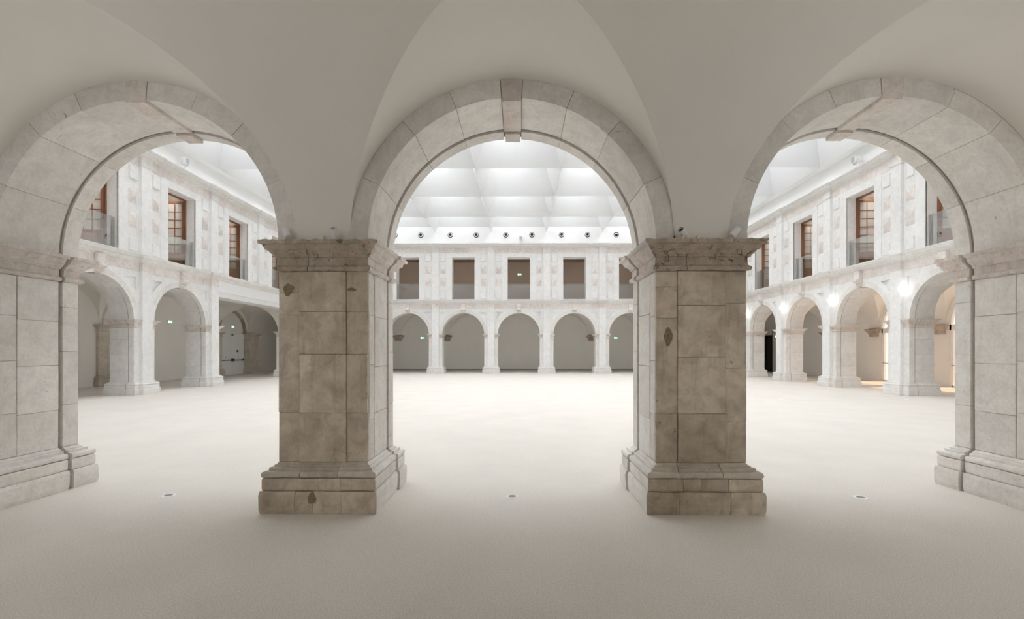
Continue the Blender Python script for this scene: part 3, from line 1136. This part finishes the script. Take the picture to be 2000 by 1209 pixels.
def window(n, M, xc, hinge, label):
    """stone-framed opening; hinge = +1/-1: wooden casement open on that jamb, 0: none"""
    z0, z1, h = WIN
    r = tag(empty('window_%d' % n, M @ T(xc)), label, kind='structure')
    fw = 0.40
    for sg in (-1, 1):
        a, b = sorted((sg * h, sg * (h + fw)))
        put('jamb', cached(('jb', sg), lambda: MB().block(a, b, -0.035, 0.05, 5.55, z1, 0.006).mesh('jamb', 'white_stone')), r)
    put('lintel', cached('lin', lambda: MB().block(-h - fw, h + fw, -0.035, 0.05, z1 + 0.003, 9.095, 0.006).mesh('lintel', 'white_stone')), r)
    put('sill', cached('sil', lambda: MB().block(-h, h, 0.0, UPT, z0 - 0.03, z0 + 0.012, 0.004).mesh('sill', 'white_stone')), r)
    if hinge:
        def fr():
            y0, y1 = 0.42, 0.50
            return MB().box(-h, -h + 0.06, y0, y1, z0, z1).box(h - 0.06, h, y0, y1, z0, z1).box(-h, h, y0, y1, z1 - 0.07, z1).mesh('window_frame', 'wood')
        put('window_frame', cached('wfr', fr), r)

        def leaf_frame():
            mb = MB()
            wl, t = 0.80, 0.05
            zb, zt = z0 + 0.02, z1 - 0.09
            mb.box(0, 0.10, 0, t, zb, zt).box(wl - 0.10, wl, 0, t, zb, zt)
            mb.box(0.1, wl - 0.1, 0, t, zt - 0.11, zt).box(0.1, wl - 0.1, 0, t, zb, zb + 0.12).box(0.1, wl - 0.1, 0, t, zb + 0.55, zb + 0.66)
            mb.block(0.1, wl - 0.1, 0.012, t - 0.012, zb + 0.12, zb + 0.55, 0.01)
            zg0, zg1 = zb + 0.66, zt - 0.11
            mb.box(wl / 2 - 0.018, wl / 2 + 0.018, 0.008, t - 0.008, zg0, zg1)
            for i in range(1, 6):
                z = zg0 + (zg1 - zg0) * i / 6
                mb.box(0.1, wl - 0.1, 0.008, t - 0.008, z - 0.018, z + 0.018)
            return mb.mesh('casement', 'wood')
        Ml = T(hinge * (h - 0.05), 0.47, 0) @ Matrix.Rotation(PI / 2 + hinge * 0.10, 4, 'Z')
        lf = put('casement', cached('leaf', leaf_frame), r, Ml)
        pm = cached('lpane', lambda: MB().box(0.0, 0.282, -0.004, 0.004, 0.0, (z1 - 0.09 - 0.11 - (z0 + 0.68)) / 6 - 0.036).mesh('pane', 'pane'))
        zg0, zg1 = z0 + 0.68, z1 - 0.20
        for c in (0, 1):
            for i in range(6):
                put('pane', pm, lf, T(0.10 + c * 0.318, 0.025, zg0 + (zg1 - zg0) * i / 6 + 0.018))
    else:
        put('window_frame', cached('wfr0', lambda: MB().box(-h, h, 0.40, 0.46, z1 - 0.06, z1).mesh('window_frame', 'white')), r)


def balustrade(M, xc, label, group, side):
    z0, z1, h = WIN
    r = tag(empty('glass_balustrade', M @ T(xc, 0.13, z0)), label, 'balustrade', group)
    put('glass_pane', cached('bal', lambda: MB().block(-h + 0.02, h - 0.02, 0, 0.018, 0.02, 1.18, 0.003).mesh('glass_pane', 'glass')), r)
    put('base_channel', cached('balc', lambda: MB().box(-h + 0.01, h - 0.01, -0.02, 0.04, 0.0, 0.03).mesh('base_channel', 'metal')), r)
    for sg in (-1, 1):
        put('side_clamp', cached(('bals', sg), lambda: MB().box(sg * (h - 0.012) - 0.01, sg * (h - 0.012) + 0.01, -0.012, 0.03, 0.02, 1.18).mesh('side_clamp', 'metal')), r)


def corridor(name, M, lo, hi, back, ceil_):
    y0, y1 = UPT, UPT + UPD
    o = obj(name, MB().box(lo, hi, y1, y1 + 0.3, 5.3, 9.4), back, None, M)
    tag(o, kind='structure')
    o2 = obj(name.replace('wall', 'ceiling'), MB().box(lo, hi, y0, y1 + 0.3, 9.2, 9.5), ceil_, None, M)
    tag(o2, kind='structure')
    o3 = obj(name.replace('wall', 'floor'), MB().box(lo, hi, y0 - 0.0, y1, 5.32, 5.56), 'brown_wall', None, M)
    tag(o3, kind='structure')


wall_far = upper_wall('wall_far', M_FAR, bays7, -XL - UPT, XR + UPT)
wall_left = upper_wall('wall_left', M_LEFT, SIDEB, -0.2, LC + 0.2)
wall_right = upper_wall('wall_right', M_RIGHT, [-x for x in SIDEB[::-1]], -LC - 0.2, 0.2)
obj('upper_shell', upper_wall.__globals__['MB']().box(-XR, XL, 0, UPT, 4.90, 9.75), 'white_stone', near_ext)
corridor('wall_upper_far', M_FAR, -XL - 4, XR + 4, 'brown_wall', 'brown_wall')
corridor('wall_upper_left', M_LEFT, -1, LC + UPT + UPD, 'pink_wall', 'wall')
corridor('wall_upper_right', M_RIGHT, -LC - UPT - UPD, 1, 'pink_wall', 'wall')

# unseen fill lights added above the upper windows to brighten the corridors
for nm, M, lo, hi, mt, lb in (('far', M_FAR, -13, 13, 'strip_dim', 'long unseen fill lamp added inside the far upper corridor, above its windows'),
                              ('left', M_LEFT, 1.5, 28, 'strip', 'long unseen fill lamp added inside the left upper corridor, above its windows'),
                              ('right', M_RIGHT, -28, -1.5, 'strip', 'long unseen fill lamp added inside the right upper corridor, above its windows')):
    r = tag(empty('fill_strip', M @ T(0, UPT, 9.0)), lb, 'lamp')
    obj('fill_tray', MB().box(lo, hi, 0.0, 0.14, 0.08, 0.16), 'white', r)
    obj('fill_tube', MB().box(lo + 0.1, hi - 0.1, 0.03, 0.11, 0.03, 0.08), mt, r)

for xc in bays7:
    bay_trim(wall_far, xc, 1)
for k in range(-4, 4):
    pier_trim(wall_far, (k + 0.5) * P)
VIS = [1, 2, 3, 4, 5, 6]
for jx in VIS:
    bay_trim(wall_left, SIDEB[jx], 1, jx not in (4, 5))
    bay_trim(wall_right, -SIDEB[jx], 1)
for nx in range(1, 8):
    pier_trim(wall_left, nx * P, nx != 5)
    pier_trim(wall_right, -nx * P)

names_far = {-2: 'dark upper window of the far wall, half hidden by the left near pier', -1: 'dark upper window of the far wall, left of the middle one',
             0: 'middle dark upper window of the far wall with an exit sign inside', 1: 'dark upper window of the far wall, right of the middle one',
             2: 'dark upper window of the far wall, half hidden by the right near pier'}
wn = 1
for k in (-2, -1, 0, 1, 2):
    window(wn, M_FAR, k * P, 0, names_far[k])
    wn += 1
    balustrade(M_FAR, k * P, 'clear glass balustrade in the ' + {-2: 'far window beside the left near pier', -1: 'far window left of the middle one', 0: 'middle far window, below the exit sign', 1: 'far window right of the middle one', 2: 'far window beside the right near pier'}[k], 'glass balustrades', 0)
sw_l = {2: 'nearest, half hidden by the left arch', 3: 'second from the near end', 4: 'third from the near end', 5: 'fourth, half hidden by the left near pier'}
for jx in (2, 3, 4, 5):
    window(wn, M_LEFT, SIDEB[jx], 1, 'upper window of the left wall with open brown casement, ' + sw_l[jx])
    wn += 1
    balustrade(M_LEFT, SIDEB[jx], 'clear glass balustrade in left wall window, ' + sw_l[jx], 'glass balustrades', 1)
sw_r = {2: 'nearest, half hidden by the right arch', 3: 'second from the near end', 4: 'third from the near end', 5: 'fourth, half hidden by the right near pier'}
for jx in (2, 3, 4, 5):
    window(wn, M_RIGHT, -SIDEB[jx], -1, 'upper window of the right wall with open brown casement, ' + sw_r[jx])
    wn += 1
    balustrade(M_RIGHT, -SIDEB[jx], 'clear glass balustrade in right wall window, ' + sw_r[jx], 'glass balustrades', -1)

# ================================================================== LOWER ARCADES OF FAR AND SIDE WALLS
ordw = ['first', 'second', 'third', 'fourth', 'fifth', 'sixth']
fp = {-3.5: 'corner pier at the left end of the far arcade', -2.5: 'far arcade pier hidden behind the left near pier',
      -1.5: 'far arcade pier, leftmost of the four in the middle arch', -0.5: 'far arcade pier, second from left in the middle arch',
      0.5: 'far arcade pier, third from left in the middle arch', 1.5: 'far arcade pier, rightmost of the four in the middle arch',
      2.5: 'far arcade pier hidden behind the right near pier', 3.5: 'corner pier at the right end of the far arcade'}
for k, lb in fp.items():
    r = tag(empty('arcade_pier', M_FAR @ T(k * P)), 'pale stone ' + lb, 'pillar', 'far arcade piers')
    side_pier(r, 'court', False)
fa = {-3: 'far arcade arch at the left corner', -2: 'far arcade arch half hidden by the left near pier', -1: 'far arcade arch left of the middle one', 0: 'middle far arcade arch',
      1: 'far arcade arch right of the middle one', 2: 'far arcade arch half hidden by the right near pier', 3: 'far arcade arch at the right corner'}
for k, lb in fa.items():
    r = tag(empty('arcade_arch', M_FAR @ T(k * P)), 'pale stone ' + lb, 'arch', 'far arcade arches')
    arch(r, False)
for nx, lb in ((1, 'left arcade pier nearest the near arcade, out of view'), (2, 'left arcade pier hidden behind the near left pier'), (3, 'left arcade pier, nearest of those in view'),
               (4, 'left arcade pier beside the wide beamed opening, near side'), (6, 'left arcade pier closing the wide beamed opening, far side')):
    r = tag(empty('arcade_pier', M_LEFT @ T(nx * P)), 'pale stone ' + lb, 'pillar', 'left arcade piers')
    side_pier(r, 'court', nx in (2, 3, 4, 6))
for jx, lb in ((1, 'left arcade arch nearest the camera, mostly out of view'), (2, 'left arcade arch half hidden by the near left pier'), (3, 'left arcade arch with an exit sign behind, next to the beam'), (6, 'left arcade arch at the far corner')):
    r = tag(empty('arcade_arch', M_LEFT @ T(SIDEB[jx])), 'pale stone ' + lb, 'arch', 'left arcade arches')
    arch(r, jx != 6, 'court', seed=3)
for nx, lb in ((1, 'right arcade pier nearest the near arcade, out of view'), (2, 'right arcade pier hidden behind the near right pier'), (3, 'right arcade pier, nearest of those in view'),
               (4, 'right arcade pier, second of those in view'), (5, 'right arcade pier, third of those in view'), (6, 'right arcade pier, farthest of those in view')):
    r = tag(empty('arcade_pier', M_RIGHT @ T(-nx * P)), 'pale stone ' + lb, 'pillar', 'right arcade piers')
    side_pier(r, 'court', nx in (2, 3, 4, 5, 6))
for jx, lb in ((1, 'right arcade arch nearest the camera, mostly out of view'), (2, 'right arcade arch half hidden by the near right pier'), (3, 'right arcade arch with the glass door behind, second in view'),
               (4, 'right arcade arch, third in view'), (5, 'right arcade arch with a dark doorway behind, fourth in view'), (6, 'right arcade arch at the far corner')):
    r = tag(empty('arcade_arch', M_RIGHT @ T(-SIDEB[jx])), 'pale stone ' + lb, 'arch', 'right arcade arches')
    arch(r, jx != 6, 'court', seed=3)
# court corners and the unseen first bays
for M, nm in ((M_LEFT, 'trim_5'), (M_RIGHT, 'trim_6')):
    s_ = 1 if M is M_LEFT else -1
    mb = MB()
    for a, b in ((-0.2, 0.35), (LC - 0.05, LC + D)):
        a, b = sorted((s_ * a, s_ * b))
        mb.block(a, b, 0.0, D, 0, 5.3, 0.01)
    a, b = sorted((s_ * 0.3, s_ * (P - hw)))
    mb.box(a, b, 0, D, ZS + 1.5, 5.3)
    tag(obj(nm, mb, 'court', None, M), kind='structure')

# beam over the double bay of the left arcade (one pier taken out)
r = tag(empty('beam', M_LEFT @ T(5 * P)), 'plain white beam spanning the wide double opening of the left arcade', 'beam')
obj('beam_body', MB().block(-P + CP, P - CP, 0.07, D - 0.05, 4.44, 4.90, 0.008), 'white', r)
obj('beam_fascia', MB().block(-P + CP, P - CP, -0.03, 0.10, 4.70, 5.248, 0.006), 'white', r)
obj('beam_lip', MB().box(-P + CP, P - CP, 0.055, 0.075, 4.425, 4.445), 'metal', r)
obj('ceiling_panel', MB().box(-P + hw, P - hw, 0.2, D, 4.80, 4.9), 'plaster', r)

# ---- left gallery: responds, blind arch and white double door on its outer wall
ML = T(xgl, 0, 0)


def respond(y, wd_, dp, label):
    r = sub('respond', T(xgl, y, 0), WGL)
    p = [(0, -wd_ / 2), (dp, -wd_ / 2), (dp, wd_ / 2), (0, wd_ / 2)]
    obj('shaft', MB().block(-0.05, dp, -wd_ / 2, -0.01, 0.5, 2.7, 0.008).block(-0.05, dp - 0.008, 0.0, wd_ / 2, 0.5, 2.7, 0.008), 'mid', r)
    obj('base', MB().sweep(p, PLINTH + BLOCKC + TORUS, -0.05, 0.2).rough(0.004, 7, y), 'mid', r)
    obj('impost', MB().sweep(p, IMPOST, -0.05, 0.1).rough(0.005, 9, y), 'mid', r)


respond(17.8, 1.0, 0.12, '')
respond(26.0, 0.9, 0.3, '')
respond(29.95, 1.2, 0.5, '')
yc = 27.9
ring = MB()
for i in range(24):
    ring.voussoir(180 * i / 24, 180 * (i + 1) / 24, 1.46, 1.62, -0.06, 0.22, ZS, 0.0, 1)
obj('blind_arch', ring, 'carved', WGL, T(xgl, yc, 0) @ Matrix.Rotation(-PI / 2, 4, 'Z') @ T(0, -0.05, 0))
door = tag(empty('door_1', T(xgl, yc, 0)), 'white double door with dark push bars in the left gallery', kind='structure')
for sg in (-1, 1):
    a, b = sorted((sg * 0.012, sg * 1.38))
    lf = obj('door_leaf', MB().block(0.03, 0.09, a, b, 0.01, 2.93, 0.006), 'white', door)
    obj('push_bar', MB().box(0.13, 0.16, sg * 0.7 - 0.62, sg * 0.7 + 0.62, 1.02, 1.07), 'dark', lf)
    obj('bar_bracket', MB().box(0.09, 0.165, sg * 0.10 - 0.05, sg * 0.10 + 0.05, 0.97, 1.14).box(0.09, 0.165, sg * 1.28 - 0.04, sg * 1.28 + 0.04, 0.99, 1.12), 'dark', lf)
    obj('lock_plate', MB().block(0.09, 0.10, sg * 0.72 - 0.04, sg * 0.72 + 0.04, 1.22, 1.32, 0.003), 'metal', lf)
obj('door_gap', MB().box(0.02, 0.04, -0.012, 0.012, 0, 2.93), 'black', door)
obj('door_closer', MB().box(0.09, 0.15, -0.10, 0.05, 2.80, 2.88), 'dark', door)
obj('notice_plate', MB().box(0.09, 0.096, 0.50, 0.72, 1.62, 1.76), 'dark', door)
# plaster diaphragm arches across the left gallery, either side of the flat ceiling
def diaphragm():
    mb, n = MB(), 32
    vs, fs = [], []
    for i in range(n + 1):
        a = PI * i / n
        c, q = math.cos(a), math.sin(a)
        p0 = (-2.12 * c, 2.98 + 1.80 * q)
        t = min(2.2 / max(1e-6, abs(c)), 2.05 / max(1e-6, q))
        p1 = (-t * c, 2.98 + t * q)
        for p in (p0, p1):
            for yy in (-0.15, 0.15):
                vs.append((p[0], yy, p[1]))
    for i in range(n):
        b = 4 * i
        fs += [(b, b + 2, b + 6, b + 4), (b + 1, b + 5, b + 7, b + 3), (b + 2, b + 3, b + 7, b + 6), (b, b + 4, b + 5, b + 1)]
    return mb.add(vs, fs)


for q, nn in ((7, 4), (8, 6)):
    tag(obj('trim_%d' % q, diaphragm(), 'plaster', None, T(xgl + G / 2, D + nn * P, 0)), kind='structure')

# ---- corbels carrying the vaults (far and right outer walls)
corb_prof = [(0.0, 2.53), (0.10, 2.535), (0.11, 2.72), (0.15, 2.735), (0.16, 2.76), (0.20, 2.80), (0.25, 2.88), (0.30, 2.90), (0.31, 2.985), (0.0, 2.985)]


def corbel_mesh():
    mb = MB().sweep([(-0.22, 0.0), (-0.22, -0.02), (0.22, -0.02), (0.22, 0.0)], [(o_ * 0.8, z) for o_, z in corb_prof], -0.02)
    mb.box(-0.20, 0.20, -0.08, 0.0, 2.53, 2.98)
    return mb.mesh('corbel', 'carved')


for k in (-3, -2, -1, 0, 1, 2):
    if k in (-1, 0):
        continue
    put('corbel', cached('corb', corbel_mesh), bpy.data.objects['wall_gallery_far'], T((k + 0.5) * P, yb, 0))
for nx in (2, 3, 4, 5, 6):
    put('corbel', cached('corb', corbel_mesh), WGR, T(xgr, D + nx * P, 0) @ Matrix.Rotation(-PI / 2, 4, 'Z'))

# ---- arched glass doors on the right
def glass_door(n, M, label, pane):
    d = tag(empty('door_%d' % n, M), label, kind='structure')
    fr = MB()
    for sg in (-1, 1):
        a, b = sorted((sg * DR, sg * (DR - 0.09)))
        fr.box(0.02, 0.14, a, b, 0, ZS)
        a, b = sorted((sg * 0.01, sg * 0.07))
        fr.box(0.02, 0.12, a, b, 0.02, 2.72)
        a, b = sorted((sg * (DR - 0.17), sg * (DR - 0.11)))
        fr.box(0.02, 0.12, a, b, 0.02, 2.72)
    fr.box(0.02, 0.14, -DR, DR, 2.72, 2.98).box(0.02, 0.12, -DR + 0.1, DR - 0.1, 0.0, 0.10)
    obj('frame', fr, 'white', d)
    ar = MB().voussoir(0, 180, DR - 0.08, DR + 0.01, 0.02, 0.14, ZS, 0, 30)
    obj('arched_frame', ar, 'white', d, Matrix.Rotation(PI / 2, 4, 'Z') @ T(0, -0.16, 0))
    for sg in (-1, 1):
        a, b = sorted((sg * 0.07, sg * (DR - 0.17)))
        obj('glass_pane', MB().box(0.06, 0.075, a, b, 0.10, 2.72), pane, d)
        obj('push_bar', MB().box(-0.05, -0.02, a, b, 1.02, 1.06).box(-0.05, 0.03, a, a + 0.05, 1.0, 1.1).box(-0.05, 0.03, b - 0.05, b, 1.0, 1.1), 'metal', d)
    half = [((DR - 0.08) * math.cos(PI * i / 24), ZS + (DR - 0.08) * math.sin(PI * i / 24)) for i in range(25)]
    obj('fanlight_pane', MB().prism(half, 'x', 0.06, 0.075), pane, d)


for q, yc in enumerate(DOORS_R):
    glass_door(q + 2, T(xgr, yc, 0), ['sunlit arched glass door behind the nearest right arcade arch', 'sunlit arched glass door behind the second right arcade arch'][q], 'door_pane')
for q, k in enumerate((-3, -2, -1, 1, 2, 3)):  # doors added out of view, letting daylight in as fill
    glass_door(q + 5, T(k * P, YB0, 0) @ Matrix.Rotation(-PI / 2, 4, 'Z'), 'unseen arched glass door added to the near gallery outer wall for fill light', 'fill_pane')
# dark doorway in the far right corner
d = tag(empty('door_4', T(xgr, 33.65, 0)), 'tall black doorway in the far right corner of the gallery', kind='structure')
obj('door_leaf', MB().box(0.25, 0.32, -0.7, 0.7, 0, 3.6), 'black', d)
obj('frame', MB().box(-0.02, 0.35, -0.74, -0.70, 0, 3.6).box(-0.02, 0.35, 0.70, 0.74, 0, 3.6).box(-0.02, 0.35, -0.74, 0.74, 3.6, 3.64), 'black', d)


# ================================================================== FITTINGS
def exit_sign(M, label):
    """lit green emergency sign: running figure, arrow, hung plate"""
    r = tag(empty('exit_sign', M @ T(0, 0, 0.03) @ Matrix.Scale(0.8, 4)), label, 'exit sign', 'lit emergency exit signs')
    obj('housing', MB().block(-0.22, 0.22, 0.0, 0.07, 0.0, 0.22, 0.008), 'white', r)
    obj('sign_face', MB().box(-0.205, 0.205, -0.006, 0.0, 0.012, 0.208), 'sign_green', r)
    mb = MB()
    mb.box(-0.17, -0.04, -0.010, -0.006, 0.03, 0.19)                       # doorway
    mb.prism([(0.10, 0.05), (0.185, 0.11), (0.10, 0.17), (0.10, 0.13), (-0.0, 0.13), (-0.0, 0.09), (0.10, 0.09)], 'y', -0.010, -0.006)   # arrow
    obj('pictogram', mb, 'sign_white', r)
    mb = MB().lathe([(0.016, -0.002), (0.016, 0.002)], 12, T(-0.09, -0.012, 0.163) @ Matrix.Rotation(PI / 2, 4, 'X'))
    mb.prism([(-0.125, 0.135), (-0.085, 0.145), (-0.07, 0.10), (-0.055, 0.06), (-0.075, 0.05), (-0.10, 0.09), (-0.13, 0.05), (-0.15, 0.055), (-0.115, 0.11)], 'y', -0.014, -0.010)
    obj('figure', mb, 'sign_green', r)


exit_sign(T(-8.4, yb - 0.08, 2.70), 'lit exit sign in the far gallery, left of centre')
exit_sign(T(8.4, yb - 0.08, 2.70), 'lit exit sign in the far gallery, right of centre')
exit_sign(T(0.05, YF + UPT + UPD - 0.08, 8.05), 'lit exit sign inside the middle upper far window')
exit_sign(T(xgl + 0.08, 22.0, 3.30) @ Matrix.Rotation(PI / 2, 4, 'Z'), 'lit exit sign on plain wall behind the left arcade arch')
exit_sign(T(xgl + 0.08, 28.0, 3.30) @ Matrix.Rotation(PI / 2, 4, 'Z'), 'lit exit sign above the white double door')
exit_sign(T(xgr - 0.08, 32.2, 2.72) @ Matrix.Rotation(-PI / 2, 4, 'Z'), 'lit exit sign beside the black doorway at far right')
r = tag(empty('wall_sign', T(xgr - 0.012, 32.15, 1.65)), 'small grey pictogram sign beside the black doorway at far right', 'sign')
obj('plate', MB().block(0, 0.012, -0.2, 0.2, 0, 0.42, 0.003), 'metal', r)
pg = MB()
for yy in (-0.09, 0.09):
    pg.box(-0.006, 0.0, yy - 0.05, yy + 0.05, 0.10, 0.26).box(-0.006, 0.0, yy - 0.03, yy + 0.03, 0.28, 0.34).box(-0.006, 0.0, yy - 0.035, yy + 0.035, 0.03, 0.10)
obj('pictogram', pg, 'dark', r)

# air-jet nozzles in the far fascia
nz_names = ['half hidden by the arch at left end', 'first fully visible from the left', 'third from the left end', 'fourth from the left end', 'just left of the middle', 'just right of the middle',
            'second right of the middle', 'third right of the middle', 'rightmost, tilted down']
nx_ = [-9.38, -7.42, -5.18, -3.22, -0.98, 0.98, 3.22, 5.18, 7.35]
for x, lb in zip(nx_, nz_names):
    r = tag(empty('air_nozzle', M_FAR @ T(x, 0, 10.46) @ Matrix.Rotation(PI / 2, 4, 'X')), 'round white air nozzle in far fascia, ' + lb, 'air nozzle', 'air nozzles in the far fascia')
    # axis now points towards the court
    put('ring', cached('nzr', lambda: MB().lathe([(0.20, 0.0), (0.20, 0.010), (0.19, 0.016), (0.168, 0.010), (0.166, 0.0)], 28).mesh('ring', 'dark')), r)
    tl = 0.35 if 'tilted' in lb else -0.12
    Mh = T(0, -0.03 * (1 if tl > 0 else -0.6), 0.0) @ Matrix.Rotation(tl, 4, 'X')
    put('nozzle', cached(('nzn', tl), lambda: MB().lathe([(0.165, 0.0), (0.160, 0.03), (0.145, 0.07), (0.118, 0.09), (0.112, 0.07), (0.105, 0.03), (0.0001, 0.03)], 28).mesh('nozzle', 'white', True)), r, Mh)
    put('throat', cached('nzt', lambda: MB().lathe([(0.104, 0.031), (0.106, 0.06), (0.0001, 0.061)], 24).mesh('throat', 'black')), r, Mh)


def floodlight(M, label):
    r = tag(empty('floodlight', M), label, 'floodlight', 'white floodlights on the upper cornice')
    obj('stem', MB().box(-0.02, 0.02, -0.02, 0.02, 0, 0.22).box(-0.12, 0.12, -0.05, 0.05, 0.0, 0.02), 'white', r)
    obj('yoke', MB().box(-0.15, -0.13, -0.03, 0.03, 0.2, 0.42).box(0.13, 0.15, -0.03, 0.03, 0.2, 0.42).box(-0.15, 0.15, -0.03, 0.03, 0.19, 0.21), 'white', r)
    h = obj('lamp_head', MB().block(-0.125, 0.125, -0.13, 0.13, 0.24, 0.52, 0.02), 'white', r)
    obj('lens', MB().box(-0.10, 0.10, -0.136, -0.13, 0.27, 0.49), 'metal', h)


floodlight(M_FAR @ T(0.15, -0.28, 9.765), 'small white floodlight on the far upper cornice, middle')
floodlight(M_LEFT @ T(3.45 * P, -0.28, 9.765), 'small white floodlight on the left wall upper cornice')
floodlight(M_RIGHT @ T(-3.47 * P, -0.28, 9.765), 'small white floodlight on the right wall upper cornice')


def wall_lamp(nx, label):
    r = tag(empty('wall_lamp', M_RIGHT @ T(-nx * P + CP + 0.12, 0.0, 4.05)), label, 'wall lamp', 'lit wall lamps on the right arcade')
    obj('back_plate', MB().block(-0.06, 0.06, -0.03, 0.0, -0.05, 0.2, 0.006), 'white', r)
    obj('arm', MB().box(-0.02, 0.02, -0.12, -0.02, 0.03, 0.08), 'white', r)
    b = MB()
    vs = [(-0.10, -0.06, 0.0), (0.10, -0.06, 0.0), (0.10, -0.20, 0.0), (-0.10, -0.20, 0.0), (-0.15, -0.05, 0.16), (0.15, -0.05, 0.16), (0.15, -0.25, 0.16), (-0.15, -0.25, 0.16)]
    b.add(vs, [(0, 1, 2, 3), (4, 7, 6, 5), (0, 4, 5, 1), (1, 5, 6, 2), (2, 6, 7, 3), (3, 7, 4, 0)])
    obj('shade', b, 'lamp', r)


for nx, lb in ((3, 'nearest in view'), (4, 'second in view'), (5, 'third in view'), (6, 'farthest, beside the right near pier')):
    wall_lamp(nx, 'glowing white wall lamp on the right arcade, ' + lb)
